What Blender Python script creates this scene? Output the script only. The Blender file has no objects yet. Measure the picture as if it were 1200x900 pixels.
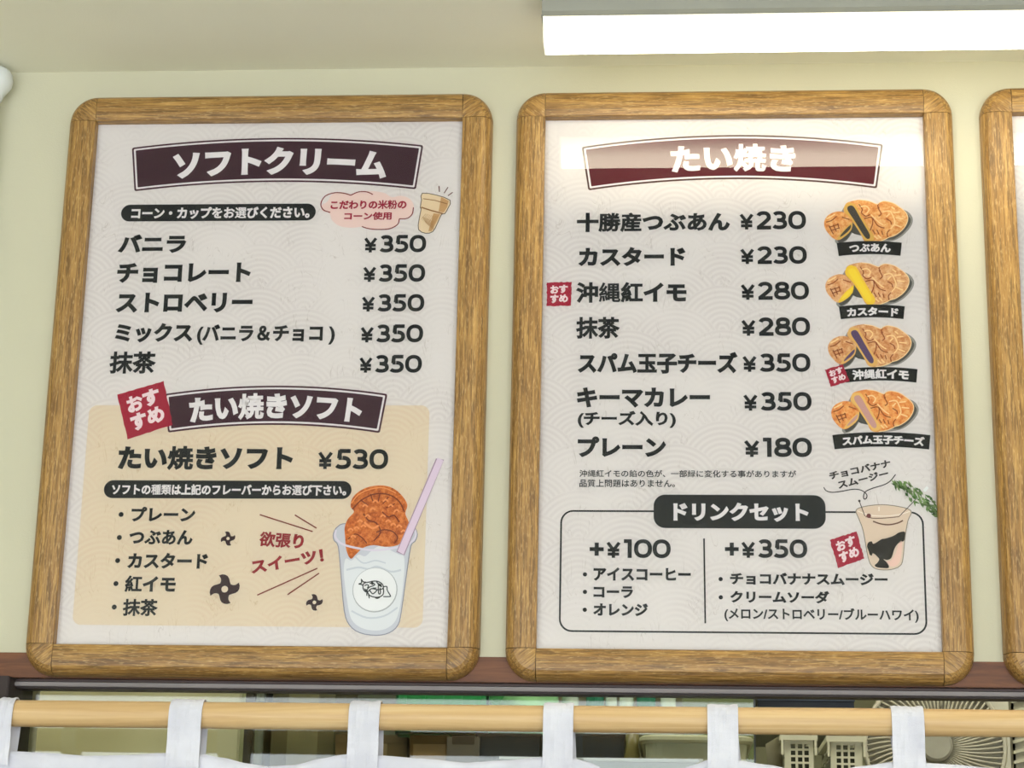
import bpy, bmesh, math, random
from mathutils import Vector, Matrix
random.seed(7)
C = bpy.context.scene.collection
Z0 = 2.42                      # height of the upper lip of the menu frames above the floor

# ------------------------------------------------------------------ camera, sky, exposure
F = 2457.84                    # focal length in pixels of the 1200 px wide frame
CAM = Vector((0.63312, -2.11730, Z0 - 0.91693))
_a, _b, _c = 0.0769192, 0.280665, 0.0212622
_f = Vector((-math.sin(_a)*math.cos(_b), math.cos(_a)*math.cos(_b), math.sin(_b)))
_r = Vector((math.cos(_a), math.sin(_a), 0)); _u = _r.cross(_f)
CR = math.cos(_c)*_r + math.sin(_c)*_u; CU = -math.sin(_c)*_r + math.cos(_c)*_u; CF = _f
cam = bpy.data.cameras.new('camera'); cam.lens = F/1200*36; cam.sensor_width = 36; cam.clip_start = .05
camo = bpy.data.objects.new('camera', cam); C.objects.link(camo)
camo.matrix_world = Matrix(((CR.x, CU.x, -CF.x, CAM.x), (CR.y, CU.y, -CF.y, CAM.y), (CR.z, CU.z, -CF.z, CAM.z), (0, 0, 0, 1)))
bpy.context.scene.camera = camo

world = bpy.data.worlds.new('sky'); bpy.context.scene.world = world; world.use_nodes = True
world.node_tree.nodes['Background'].inputs[0].default_value = (.86, .93, 1.0, 1)
world.node_tree.nodes['Background'].inputs[1].default_value = 4.2
vs = bpy.context.scene.view_settings
vs.view_transform = 'Standard'; vs.look = 'None'; vs.gamma = 1; vs.use_curve_mapping = False; vs.exposure = 0.20
DIFF_BOTTOM, DIFF_TOP = 13.0, 2.4       # light given off by the diffuser of the strip lamps
KITCHEN_FILL = 11.0  # strength of the added fill light in the kitchen

def at(px, py, y):
    """the point at depth y that lies behind a pixel of the 1200x900 frame"""
    d = CF + (px-600)/F*CR + (450-py)/F*CU
    return CAM + d*((y-CAM.y)/d.y)

# ------------------------------------------------------------------ materials
def lin(c):
    return tuple(((v/255)/12.92 if v/255 <= .04045 else ((v/255+.055)/1.055)**2.4) for v in c) + (1,)
class N:
    def __init__(s, name):
        s.m = bpy.data.materials.new(name); s.m.use_nodes = True; s.t = s.m.node_tree
        s.b = s.t.nodes['Principled BSDF']; s.out = s.t.nodes['Material Output']
    def n(s, k, **kw):
        q = s.t.nodes.new(k)
        for a, v in kw.items(): setattr(q, a, v)
        return q
    def l(s, a, b): s.t.links.new(a, b)
    def math(s, op, a, b=None, c=None, clamp=False):
        q = s.n('ShaderNodeMath', operation=op, use_clamp=clamp)
        for i, v in enumerate((a, b, c)):
            if v is None: continue
            if isinstance(v, (int, float)): q.inputs[i].default_value = v
            else: s.l(v, q.inputs[i])
        return q.outputs[0]
    def mix(s, fac, a, b, mode='MIX'):
        q = s.n('ShaderNodeMix', data_type='RGBA', blend_type=mode)
        for i, v in ((0, fac), (6, a), (7, b)):
            if isinstance(v, (int, float, tuple)): q.inputs[i].default_value = v
            else: s.l(v, q.inputs[i])
        return q.outputs[2]
    def coord(s, scale=(1, 1, 1), rot=(0, 0, 0)):
        tc = s.n('ShaderNodeTexCoord'); mp = s.n('ShaderNodeMapping')
        mp.inputs['Scale'].default_value = scale; mp.inputs['Rotation'].default_value = rot
        s.l(tc.outputs['Object'], mp.inputs[0]); return mp.outputs[0]
    def noise(s, vec, scale, detail=3, rough=.5, w=None, dist=0):
        q = s.n('ShaderNodeTexNoise'); q.inputs['Scale'].default_value = scale
        q.inputs['Detail'].default_value = detail; q.inputs['Roughness'].default_value = rough; q.inputs['Distortion'].default_value = dist
        if w is not None: q.noise_dimensions = '4D'; s.l(w, q.inputs['W'])
        s.l(vec, q.inputs['Vector']); return q.outputs[0]
    def ramp(s, fac, stops):
        q = s.n('ShaderNodeValToRGB'); e = q.color_ramp.elements
        while len(e) < len(stops): e.new(.5)
        for i, (p, c) in enumerate(stops): e[i].position = p; e[i].color = c
        s.l(fac, q.inputs[0]); return q.outputs[0]
    def bump(s, h, strength, dist=.001):
        q = s.n('ShaderNodeBump'); q.inputs['Strength'].default_value = strength; q.inputs['Distance'].default_value = dist
        s.l(h, q.inputs['Height']); s.l(q.outputs[0], s.b.inputs['Normal'])
def setp(n, col=None, rough=.5, spec=.5, metal=0):
    if col is not None: n.b.inputs['Base Color'].default_value = lin(col)
    n.b.inputs['Roughness'].default_value = rough; n.b.inputs['Specular IOR Level'].default_value = spec; n.b.inputs['Metallic'].default_value = metal
_pc = {}
def plain(col, rough=.5, spec=.5, metal=0, var=.05, scale=30, name='paint'):
    """one colour with a faint procedural mottling"""
    k = (col, rough, spec, metal, var, scale)
    if k in _pc: return _pc[k]
    n = N(name); setp(n, col, rough, spec, metal)
    nz = n.noise(n.coord(), scale, 3)
    d = lin(tuple(max(0, v*(1-var)) for v in col)); e = lin(tuple(min(255, v*(1+var)) for v in col))
    n.l(n.ramp(nz, [(.3, d), (.7, e)]), n.b.inputs['Base Color'])
    _pc[k] = n.m; return n.m
_ink = {}
def ink(col):
    if col in _ink: return _ink[col]
    n = N('printed_ink'); setp(n, col, .7, .1)
    nz = n.noise(n.coord(), 260, 2)
    n.l(n.mix(n.math('MULTIPLY', nz, .03), lin(col), lin(tuple(min(255, v+30) for v in col))), n.b.inputs['Base Color'])
    _ink[col] = n.m; return n.m

def oak(name, axis, rot=0.0):
    n = N(name); setp(n, None, .42, .45)
    oi = n.n('ShaderNodeObjectInfo'); w = n.math('MULTIPLY', oi.outputs['Random'], 30.0)
    tc = n.n('ShaderNodeTexCoord'); mp0 = n.n('ShaderNodeMapping'); mp0.inputs['Rotation'].default_value = (0, rot, 0)
    n.l(tc.outputs['Object'], mp0.inputs[0])
    def stretched(a, b):
        q = n.n('ShaderNodeMapping'); q.inputs['Scale'].default_value = (a, b, b) if axis == 'x' else (b, b, a)
        n.l(mp0.outputs[0], q.inputs[0]); return q.outputs[0]
    broad = n.noise(stretched(.06, 1), 270, 3, .55, w, .6)
    pore = n.noise(stretched(.055, 1), 620, 3, .6, w, .4)
    fleck = n.noise(stretched(.16, 1), 900, 2, .5, w)
    c = n.ramp(broad, [(.28, lin((126, 90, 44))), (.47, lin((157, 117, 61))), (.62, lin((180, 139, 76))), (.8, lin((202, 162, 96)))])
    pr = n.ramp(pore, [(.40, (0, 0, 0, 1)), (.53, (1, 1, 1, 1))])
    c = n.mix(pr, n.mix(.68, c, lin((94, 68, 36))), c)
    fl = n.ramp(fleck, [(.55, (0, 0, 0, 1)), (.7, (1, 1, 1, 1))])
    c = n.mix(n.math('MULTIPLY', fl, .35), c, lin((232, 195, 130)))
    n.l(c, n.b.inputs['Base Color']); n.bump(pore, .35, .0006)
    return n.m
OAK_H = oak('oak_grain_along_rail', 'x'); OAK_V = oak('oak_grain_upright', 'z')
OAK_D1 = oak('oak_grain_slanting', 'x', math.radians(38)); OAK_D2 = oak('oak_grain_slanting_back', 'x', math.radians(-38))

def paper(name, base, ringcol, fibre):
    """washi print: overlapping wave circles in patches and loose fibres"""
    n = N(name); setp(n, base, .7, .1)
    tc = n.n('ShaderNodeTexCoord'); sp = n.n('ShaderNodeSeparateXYZ'); n.l(tc.outputs['Object'], sp.inputs[0])
    R = .050; h = R/2
    x = n.math('ADD', sp.outputs['X'], 2.013); y = n.math('ADD', sp.outputs['Z'], 3.0)
    j0 = n.math('FLOOR', n.math('DIVIDE', y, h))
    def row(k):
        j = n.math('SUBTRACT', j0, float(k))
        off = n.math('MULTIPLY', n.math('MODULO', j, 2.0), R)
        q = n.math('DIVIDE', n.math('ADD', x, off), 2*R)
        fx = n.math('MULTIPLY', n.math('SUBTRACT', n.math('FRACT', q), .5), 2*R)
        dy = n.math('SUBTRACT', y, n.math('MULTIPLY', j, h))
        return n.math('SQRT', n.math('ADD', n.math('MULTIPLY', fx, fx), n.math('MULTIPLY', dy, dy)))
    d0, d1 = row(0), row(1)
    inside = n.math('LESS_THAN', d1, R)
    d = n.math('ADD', n.math('MULTIPLY', inside, d1), n.math('MULTIPLY', n.math('SUBTRACT', 1.0, inside), d0))
    wave = n.math('SINE', n.math('MULTIPLY', d, 2*math.pi/.0058))
    wave = n.math('MULTIPLY_ADD', wave, .5, .5)
    patch = n.ramp(n.noise(tc.outputs['Object'], 9, 2), [(.42, (0, 0, 0, 1)), (.58, (1, 1, 1, 1))])
    c = n.mix(n.math('MULTIPLY', wave, n.math('MULTIPLY_ADD', patch, .34, .05)), lin(base), lin(ringcol))
    fib = n.noise(n.coord((1, 1, .28), (0, .35, 0)), 55, 2, .5, None, 2.2)
    fa = n.math('ABSOLUTE', n.math('SUBTRACT', fib, .5))
    fa = n.ramp(fa, [(.0, (1, 1, 1, 1)), (.012, (0, 0, 0, 1))])
    gate = n.ramp(n.noise(tc.outputs['Object'], 42, 2), [(.52, (0, 0, 0, 1)), (.62, (1, 1, 1, 1))])
    c = n.mix(n.math('MULTIPLY', n.math('MULTIPLY', fa, gate), .55), c, lin(fibre))
    n.l(c, n.b.inputs['Base Color']); return n.m
PAPER = paper('washi_print_white', (229, 221, 214), (205, 194, 188), (188, 176, 164))
BEIGE = paper('washi_print_beige', (228, 211, 184), (220, 194, 166), (196, 168, 120))

def sheet_mat():
    n = N('clear_cover_film'); t = n.n('ShaderNodeBsdfTransparent'); g = n.n('ShaderNodeBsdfGlossy'); g.inputs['Roughness'].default_value = .012
    f = n.n('ShaderNodeFresnel'); f.inputs['IOR'].default_value = 1.56
    mx = n.n('ShaderNodeMixShader'); n.l(f.outputs[0], mx.inputs[0]); n.l(t.outputs[0], mx.inputs[1]); n.l(g.outputs[0], mx.inputs[2])
    # faint ripples of a thin film
    bp = n.n('ShaderNodeBump'); bp.inputs['Strength'].default_value = .12; bp.inputs['Distance'].default_value = .0006
    n.l(n.noise(n.coord(), 9, 1), bp.inputs['Height']); n.l(bp.outputs[0], g.inputs['Normal'])
    n.l(mx.outputs[0], n.out.inputs[0]); return n.m
FILM = sheet_mat()
def pane_mat():
    n = N('window_glass'); t = n.n('ShaderNodeBsdfTransparent'); t.inputs[0].default_value = (.92, .94, .90, 1); g = n.n('ShaderNodeBsdfGlossy'); g.inputs['Roughness'].default_value = .03
    f = n.n('ShaderNodeFresnel'); f.inputs['IOR'].default_value = 1.6
    mx = n.n('ShaderNodeMixShader'); n.l(f.outputs[0], mx.inputs[0]); n.l(t.outputs[0], mx.inputs[1]); n.l(g.outputs[0], mx.inputs[2])
    n.l(mx.outputs[0], n.out.inputs[0]); return n.m
GLASS = pane_mat()

def wall_mat(name, col, bumpk=.25):
    n = N(name); setp(n, col, .75, .25)
    co = n.coord(); a = n.noise(co, 3, 3); b = n.noise(co, 700, 2)
    n.l(n.ramp(a, [(.3, lin(tuple(v*.975 for v in col))), (.7, lin(col))]), n.b.inputs['Base Color'])
    n.bump(b, bumpk, .0006); return n.m
WALL = wall_mat('cream_wall_paint', (206, 202, 177)); CEIL = wall_mat('cream_ceiling_paint', (240, 238, 220))
KWALL = wall_mat('kitchen_wall_paint', (196, 196, 160)); FLOORM = wall_mat('grey_floor', (196, 190, 180))

def wood_plain(name, cols, axis='x', scale=160, stretch=.08, rough=.5):
    n = N(name); setp(n, None, rough, .4)
    sc = {'x': (stretch, 1, 1), 'z': (1, 1, stretch)}[axis]
    a = n.noise(n.coord(sc), scale, 4, .6, None, .8)
    n.l(n.ramp(a, [(.3, lin(cols[0])), (.5, lin(cols[1])), (.72, lin(cols[2]))]), n.b.inputs['Base Color'])
    n.bump(a, .15, .0005); return n.m
LINTEL = wood_plain('reddish_brown_wood', [(88, 50, 26), (112, 66, 34), (128, 80, 44)], 'x', 120, .12, .45)
RODW = wood_plain('pale_round_rod_wood', [(196, 158, 108), (212, 178, 128), (226, 198, 152)], 'x', 90, .03, .4)
def cloth_mat():
    n = N('white_cotton'); setp(n, (236, 236, 242), .9, .1)
    co = n.coord(); wv = n.noise(co, 1500, 2); big = n.noise(co, 30, 3)
    n.l(n.ramp(big, [(.3, lin((208, 208, 220))), (.7, lin((224, 224, 234)))]), n.b.inputs['Base Color'])
    n.bump(n.math('ADD', n.math('MULTIPLY', wv, .2), big), .5, .004); return n.m
CLOTH = cloth_mat()
ALU = plain((74, 58, 54), .45, .4, .2, .03, 20, 'brown_aluminium'); ALUL = plain((140, 132, 130), .5, .4, .2, .03, 20, 'bare_aluminium')
ALUD = plain((56, 46, 44), .5, .3, .1, .04, 20, 'dark_aluminium')
STEEL = plain((150, 150, 140), .4, .4, .1, .02, 8, 'grey_enamel_steel')
WHITEP = plain((228, 232, 232), .35, .5, 0, .02, 12, 'white_plastic')

def diffuser_mat(zb, zt):
    n = N('glowing_diffuser'); g = n.n('ShaderNodeNewGeometry'); s = n.n('ShaderNodeSeparateXYZ'); n.l(g.outputs['Position'], s.inputs[0])
    k = n.math('DIVIDE', n.math('SUBTRACT', s.outputs['Z'], zb), zt-zb, clamp=True)
    st = n.math('MULTIPLY_ADD', n.math('POWER', k, .9), DIFF_TOP-DIFF_BOTTOM, DIFF_BOTTOM)
    e = n.n('ShaderNodeEmission'); e.inputs[0].default_value = (1.0, .93, .71, 1); n.l(st, e.inputs[1])
    n.l(e.outputs[0], n.out.inputs[0]); return n.m
def glow(col, s):
    n = N('lamp_glow'); e = n.n('ShaderNodeEmission'); e.inputs[0].default_value = col; e.inputs[1].default_value = s
    n.l(e.outputs[0], n.out.inputs[0]); return n.m

# ------------------------------------------------------------------ building helpers
def put(name, verts, faces, mat, parent=None, org=(0, 0, 0), smooth=False, props=None):
    me = bpy.data.meshes.new(name); o3 = Vector(org)
    me.from_pydata([tuple(Vector(v)-o3) for v in verts], [], faces); me.update()
    if smooth: me.shade_smooth()
    me.materials.append(mat)
    o = bpy.data.objects.new(name, me); C.objects.link(o)
    if parent: o.parent = parent
    elif any(org): o.location = org
    for k, v in (props or {}).items(): o[k] = v
    return o
class MB:
    def __init__(s): s.v = []; s.f = []
    def add(s, v, f):
        k = len(s.v); s.v += [tuple(q) for q in v]; s.f += [tuple(i+k for i in q) for q in f]; return s
    def box(s, x0, x1, y0, y1, z0, z1):
        return s.add([(x, y, z) for x in (x0, x1) for y in (y0, y1) for z in (z0, z1)],
                     [(0, 1, 3, 2), (4, 6, 7, 5), (0, 4, 5, 1), (2, 3, 7, 6), (0, 2, 6, 4), (1, 5, 7, 3)])
    def rings(s, rings, closed=True, caps=True):
        n = len(rings[0]); v = [p for r in rings for p in r]; f = []
        for i in range(len(rings)-1):
            for j in range(n if closed else n-1):
                f.append((i*n+j, i*n+(j+1) % n, (i+1)*n+(j+1) % n, (i+1)*n+j))
        if caps and closed: f += [tuple(range(n))[::-1], tuple((len(rings)-1)*n+j for j in range(n))]
        return s.add(v, f)
    def tube(s, pts, r, n=10, caps=True):
        pts = [Vector(p) for p in pts]; rg = []
        for i, p in enumerate(pts):
            t = (pts[min(i+1, len(pts)-1)]-pts[max(i-1, 0)]).normalized()
            a = t.orthogonal().normalized() if abs(t.z) > .99 else t.cross(Vector((0, 0, 1))).normalized(); b = t.cross(a)
            rr = r[i] if isinstance(r, (list, tuple)) else r
            rg.append([p + a*math.cos(2*math.pi*k/n)*rr + b*math.sin(2*math.pi*k/n)*rr for k in range(n)])
        return s.rings(rg, True, caps)
    def put(s, name, mat, parent=None, org=(0, 0, 0), smooth=False, bevel=0, props=None):
        o = put(name, s.v, s.f, mat, parent, org, smooth, props)
        bm = bmesh.new(); bm.from_mesh(o.data); bmesh.ops.recalc_face_normals(bm, faces=bm.faces)
        if bevel: bmesh.ops.bevel(bm, geom=bm.edges[:], offset=bevel, segments=2, affect='EDGES')
        bm.to_mesh(o.data); bm.free(); return o
def thing(name, label, cat, loc, group=None):
    o = bpy.data.objects.new(name, None); C.objects.link(o); o.location = loc; o.empty_display_size = .05
    o['label'] = label; o['category'] = cat
    if group: o['group'] = group
    return o
def tag(o, label, cat, group=None):
    o['label'] = label; o['category'] = cat
    if group: o['group'] = group
    return o
ST = {'kind': 'structure'}

# ------------------------------------------------------------------ the setting
WY = .022                      # front face of the wall the signs hang on
XL, XR, YF, CZ = -1.7, 3.4, -5.2, Z0+.069
OPL, OPR, OPT, OPB = at(20, 850, .05).x, 2.6, Z0-.6165, Z0-1.35     # the serving opening
LT = Z0-.5905                  # top of the wooden lintel
m = MB()
m.box(XL-.1, XR+.1, WY, WY+.10, LT+.012, CZ); m.box(XL-.1, XR+.1, WY, WY+.045, LT, LT+.012); m.box(XL-.1, OPL, WY, WY+.10, 0, LT); m.box(OPR, XR+.1, WY, WY+.10, 0, LT); m.box(OPL, OPR, WY, WY+.10, 0, OPB)
m.put('wall_back', WALL, props=ST)
MB().box(XL-.1, XR+.1, YF, 2.6, CZ, CZ+.08).put('ceiling', CEIL, props=ST)
MB().box(XL-.1, XR+.1, YF, 2.6, -.08, 0).put('floor', FLOORM, props=ST)
MB().box(XL-.1, XL, YF, WY, 0, CZ).put('wall_left', WALL, props=ST)
MB().box(XR, XR+.1, YF, WY, 0, CZ).put('wall_right', WALL, props=ST)
MB().box(XL-.1, XR+.1, 2.5, 2.6, 0, CZ).put('wall_kitchen', KWALL, props=ST)
MB().box(XL-.1, XL, WY+.1, 2.5, 0, CZ).put('wall_kitchen_left', KWALL, props=ST)
MB().box(XR, XR+.1, WY+.1, 2.5, 0, CZ).put('wall_kitchen_right', KWALL, props=ST)
# wooden lintel, aluminium sash head and jamb
MB().box(XL+.01, OPR+.1, WY-.003, WY+.045, OPT, LT).put('trim_1', LINTEL, bevel=.0008, props=ST)
h = lambda py, y=.03: at(575, py, y).z
w = MB().box(OPL-.02, OPR, .030, .052, h(804, .03), OPT+.001).put('window_1', ALU, props=ST)
MB().box(OPL-.02, OPR, .024, .034, h(809.6, .024), h(804.6, .024)).put('sash_ridge', ALUL, w, bevel=.0007)
MB().box(OPL-.02, OPR, .028, .050, h(815.8, .050), h(809.4, .028)).put('sash_rail', ALUD, w, bevel=.0006)
xs = at(884, 850, .055).x
MB().box(OPL-.001, xs, .053, .057, OPB, h(812, .055)).put('pane', GLASS, w)
MB().box(xs-.0007, xs+.0009, .051, .059, OPB, h(812, .055)).put('pane_edge', plain((52, 56, 50), .3, name='dark_seal'), w)
MB().box(OPL-.16, OPL+.002, .004, .09, OPB, OPT-.0005).put('trim_2', ALUD, bevel=.001, props=ST)
MB().box(OPL-.02, OPR, -.01, .11, OPB-.03, OPB+.001).put('trim_3', LINTEL, props=ST)

# ------------------------------------------------------------------ strip lamps on the ceiling
def lamp(x0, x1, ya, yb, label, group=None, mat=None):
    """housing under the ceiling with a glowing diffuser below; ya is the side near the signs"""
    org = ((x0+x1)/2, (ya+yb)/2, CZ)
    t = thing('strip_light', label, 'ceiling light', org, group)
    zb, zt = Z0+.012, Z0+.0345
    m = MB(); prof = [(ya+.017, CZ), (ya+.013, zt+.004), (ya+.009, zt), (yb-.009, zt), (yb-.013, zt+.004), (yb-.017, CZ)]
    m.rings([[(x0-.0015, y, z) for y, z in prof], [(x1+.0015, y, z) for y, z in prof]]); m.put('housing', STEEL, t, org)
    m = MB(); m.box(x0-.0022, x1+.0022, yb-.0095, ya+.0095, zt-.0005, zt+.003); m.put('housing_flange', STEEL, t, org, bevel=.0006)
    k = 10; prof = []
    for i in range(k+1):       # flat-bottomed bowl with rounded shoulders
        a = i/k
        prof.append((ya+.008 - .008*(1-math.cos(a*math.pi/2)) - .000*a, zt-(zt-zb-.004)*a))
    pr = [(ya+.009, zt), (ya+.006, zt-.008), (ya+.0025, zb+.006), (ya-.0005, zb+.002), (ya-.004, zb), (yb+.004, zb), (yb+.0005, zb+.002), (yb-.0025, zb+.006), (yb-.006, zt-.008), (yb-.009, zt)]
    m = MB(); m.rings([[(x0+.002, y, z) for y, z in pr], [(x1-.002, y, z) for y, z in pr]]); m.put('diffuser', mat, t, org)
    for xe, s in ((x0, 1), (x1, -1)):
        m = MB(); e = [(y, z) for y, z in pr]
        cy = (ya+yb)/2
        m.rings([[(xe-s*.0003, cy+(y-cy)*1.015, z-.0004*(z < zt)) for y, z in e], [(xe+s*.0022, cy+(y-cy)*1.015, z-.0004*(z < zt)) for y, z in e]])
        m.put('end_cap', CAPM, t, org)
    for sx in (x0+.004, x1-.004):
        MB().tube([(sx, yb-.0115, zt+.018), (sx, yb-.016, zt+.018)], .0016, 8).put('screw', plain((80, 80, 78), .4, metal=.6, name='screw_steel'), t, org)
    return t
CAPM = (lambda n: (setp(n, (235, 235, 222), .5), n.b.inputs.__getitem__('Emission Color').__setattr__('default_value', (1, .95, .8, 1)), n.b.inputs.__getitem__('Emission Strength').__setattr__('default_value', .9), n.m)[-1])(N('lit_end_cap'))
DM = diffuser_mat(Z0+.012, Z0+.034)
lamp(.5075, 1.757, -.127, -.165, 'long white strip light glowing on the ceiling above the right-hand menu', mat=DM)
lamp(1.80, 3.05, -.127, -.165, 'second strip light in line on the ceiling, beyond the right edge of the view', mat=DM)
# room lamps further back in the shop
def room_lamp(cx, cy, label):
    org = (cx, cy, CZ); t = thing('room_light', label, 'ceiling light', org)
    MB().box(cx-.075, cx+.075, cy-.62, cy+.62, CZ-.04, CZ).put('housing', STEEL, t, org, bevel=.003)
    MB().box(cx-.06, cx+.06, cy-.61, cy+.61, CZ-.06, CZ-.039).put('diffuser', ROOMGLOW, t, org, bevel=.004)
ROOMGLOW = glow((1, .97, .9, 1), 6.0)
room_lamp(-1.15, -1.6, 'strip light on the shop ceiling by the left wall')
room_lamp(2.75, -1.7, 'strip light on the shop ceiling by the right wall')
# unseen lamp added to brighten the fronts of the kitchen things
org = (.6, .19, CZ); t = thing('kitchen_fill', 'unseen fill light added on the kitchen ceiling right behind the window', 'ceiling light', org)
MB().box(-.9, 2.2, .13, .25, CZ-.03, CZ).put('housing', STEEL, t, org, bevel=.003)
MB().box(-.88, 2.18, .14, .24, CZ-.05, CZ-.029).put('diffuser', glow((1, .97, .86, 1), KITCHEN_FILL), t, org, bevel=.003)

# ------------------------------------------------------------------ printed matter
PY = .0125                     # plane of the printed sheets
SX = {1: 0.0, 2: .49987, 3: 1.00283}
SW, SH = .4093, .584
DARK, MAROON, CRIM, OFFW = (20, 24, 28), (70, 34, 48), (168, 26, 56), (240, 232, 228)
texts = []
TINY = {'waffle_crease', 'waffle_highlight', 'soft_serve_fold', 'wafer_grid', 'wafer_shade', 'wafer_rim', 'sparkle_lines', 'leaf_cluster', 'sticker_drawing', 'cream_line', 'cup_glint', 'chocolate_sauce', 'thin_straw'}
def P(px, py):                 # pixel -> (x, z) on the print plane
    q = at(px, py, PY); return (q.x, q.z)
def lay(k): return PY-.00007*k
def arcwarp(cx, zc, R):
    """bends straight print around a wide circle: (x, z) -> (x, z)"""
    def f(x, z):
        a = (x-cx)/R; r = R+(z-zc); return (cx+math.sin(a)*r, zc-R+math.cos(a)*r)
    return f
def flat(name, polys, col, sign, k, warp=None, props=None, mat=None, dy=None):
    """flat polygons [(x,z),...] printed on a sheet, as ONE sub-part of the poster"""
    v, f = [], []; y = lay(k)
    for ip, pl in enumerate(polys):
        b = len(v); y = lay(k)+(dy[ip] if dy else 0)
        # facing the room: make every polygon run the same way
        ar = sum(pl[i][0]*pl[(i+1) % len(pl)][1]-pl[(i+1) % len(pl)][0]*pl[i][1] for i in range(len(pl)))
        if ar < 0: pl = pl[::-1]
        for x, z in pl:
            if warp: x, z = warp(x, z)
            v.append((x, y, z))
        f.append(tuple(range(b, b+len(pl))))
    o = put(name, v, f, mat or ink(col), posters[sign], orgs[sign], props=props)
    if name in TINY: o['kind'] = 'stuff'
    bm = bmesh.new(); bm.from_mesh(o.data)
    bmesh.ops.triangulate(bm, faces=[q for q in bm.faces if len(q.verts) > 4], ngon_method='EAR_CLIP'); bm.to_mesh(o.data); bm.free()
    return o
def smooth_pts(pts, closed=True, n=4):
    out = []; L = len(pts)
    rng = range(L) if closed else range(L-1)
    for i in rng:
        g = lambda k: pts[k % L] if closed else pts[max(0, min(L-1, k))]
        p0, p1, p2, p3 = g(i-1), g(i), g(i+1), g(i+2)
        for s in range(n):
            t = s/n
            out.append(tuple(.5*((2*p1[d])+(-p0[d]+p2[d])*t+(2*p0[d]-5*p1[d]+4*p2[d]-p3[d])*t*t+(-p0[d]+3*p1[d]-3*p2[d]+p3[d])*t**3) for d in (0, 1)))
    if not closed: out.append(pts[-1])
    return out
def ribbon(pts, w, closed=False):
    """quads of a stroke of width w along pts"""
    L = len(pts); e = []
    for i in range(L):
        if closed: a, b, c = pts[i-1], pts[i], pts[(i+1) % L]
        else: a, b, c = pts[max(i-1, 0)], pts[i], pts[min(i+1, L-1)]
        def nrm(p, q):
            dx, dy = q[0]-p[0], q[1]-p[1]; l = math.hypot(dx, dy)
            return None if l < 1e-9 else (-dy/l, dx/l)
        n1, n2 = nrm(a, b), nrm(b, c); n1 = n1 or n2; n2 = n2 or n1
        mx, my = n1[0]+n2[0], n1[1]+n2[1]; l = math.hypot(mx, my) or 1; mx, my = mx/l, my/l
        k = (w/2)/max(.45, mx*n1[0]+my*n1[1])
        e.append(((b[0]+mx*k, b[1]+my*k), (b[0]-mx*k, b[1]-my*k)))
    q = [[e[i][0], e[i+1][0], e[i+1][1], e[i][1]] for i in range(L-1)]
    if closed: q.append([e[-1][0], e[0][0], e[0][1], e[-1][1]])
    return q
def rrect(x0, x1, z0, z1, r, n=6):
    out = []
    for cx, cz, a0 in ((x1-r, z1-r, 0), (x0+r, z1-r, 90), (x0+r, z0+r, 180), (x1-r, z0+r, 270)):
        for i in range(n+1):
            a = math.radians(a0+90*i/n); out.append((cx+r*math.cos(a), cz+r*math.sin(a)))
    return out
def pix(pts): return [P(*q) for q in pts]
MPX = 1/1090.0                 # metres per pixel on the sheets, for stroke widths

def text(sign, s, x0, x1, y0, y1, col=DARK, bold=.026, k=6, name='lettering', rot=None, warp=None, label=None, two=None):
    """lettering whose inked box fills the pixels x0..x1, y0..y1 (rot: baseline (x,y) to (x,y) and height in pixels)"""
    if rot:
        (ax, ay), (bx, by), hh = rot; o = Vector(P(ax, ay)); e = Vector(P(bx, by))-o; u = Vector((-e.y, e.x)).normalized()*(hh*MPX)
    else:
        xm, ym = (x0+x1)/2, (y0+y1)/2
        l = P(x0, ym)[0]; r = P(x1, ym)[0]; t = P(xm, y0)[1]; b = P(xm, y1)[1]
        o = Vector((l, b)); e = Vector((r-l, 0)); u = Vector((0, t-b))
    texts.append(dict(sign=sign, s=s, o=o, e=e, u=u, col=col, bold=bold, k=k, name=name, warp=warp, label=label))

# hand-drawn numerals: strokes in a box one unit high
W9 = .205
def _arc(cx, cy, rx, ry, a0, a1, n=14, p=2.3):
    out = []
    for i in range(n+1):
        a = math.radians(a0+(a1-a0)*i/n); c, s = math.cos(a), math.sin(a)
        out.append((cx+rx*math.copysign(abs(c)**(2/p), c), cy+ry*math.copysign(abs(s)**(2/p), s)))
    return out
GL = {
 '0': (.90, [_arc(.45, .5, .345, .40, 0, 345, 24)], True),
 '1': (.50, [[(.02, .9), (.31, .9)], [(.31, 1.0), (.31, 0)]], False),
 '2': (.78, [_arc(.36, .655, .27, .245, 160, -10, 14) + [(.52, .47), (.10, .10)], [(.03, .097), (.74, .097)]], False),
 '3': (.78, [_arc(.34, .70, .255, .20, 150, -90, 14), _arc(.34, .30, .305, .20, 90, -150, 14), [(.24, .51), (.42, .51)]], False),
 '5': (.78, [[(.70, .903), (.17, .903)], [(.205, .95), (.165, .53)], [(.13, .56), (.30, .56)], _arc(.32, .33, .315, .235, 90, -145, 14)], False),
 '8': (.82, [_arc(.41, .72, .245, .18, 0, 345, 20), _arc(.41, .30, .30, .20, 0, 345, 20)], True),
 '¥': (.80, [[(.08, .93), (.37, .47), (.66, .93)], [(.37, .5), (.37, .0)], [(.08, .47), (.66, .47)], [(.08, .23), (.66, .23)]], False),
 '+': (.85, [[(.05, .46), (.75, .46)], [(.40, .11), (.40, .81)]], False),
 ' ': (.15, [], False)}
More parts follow.
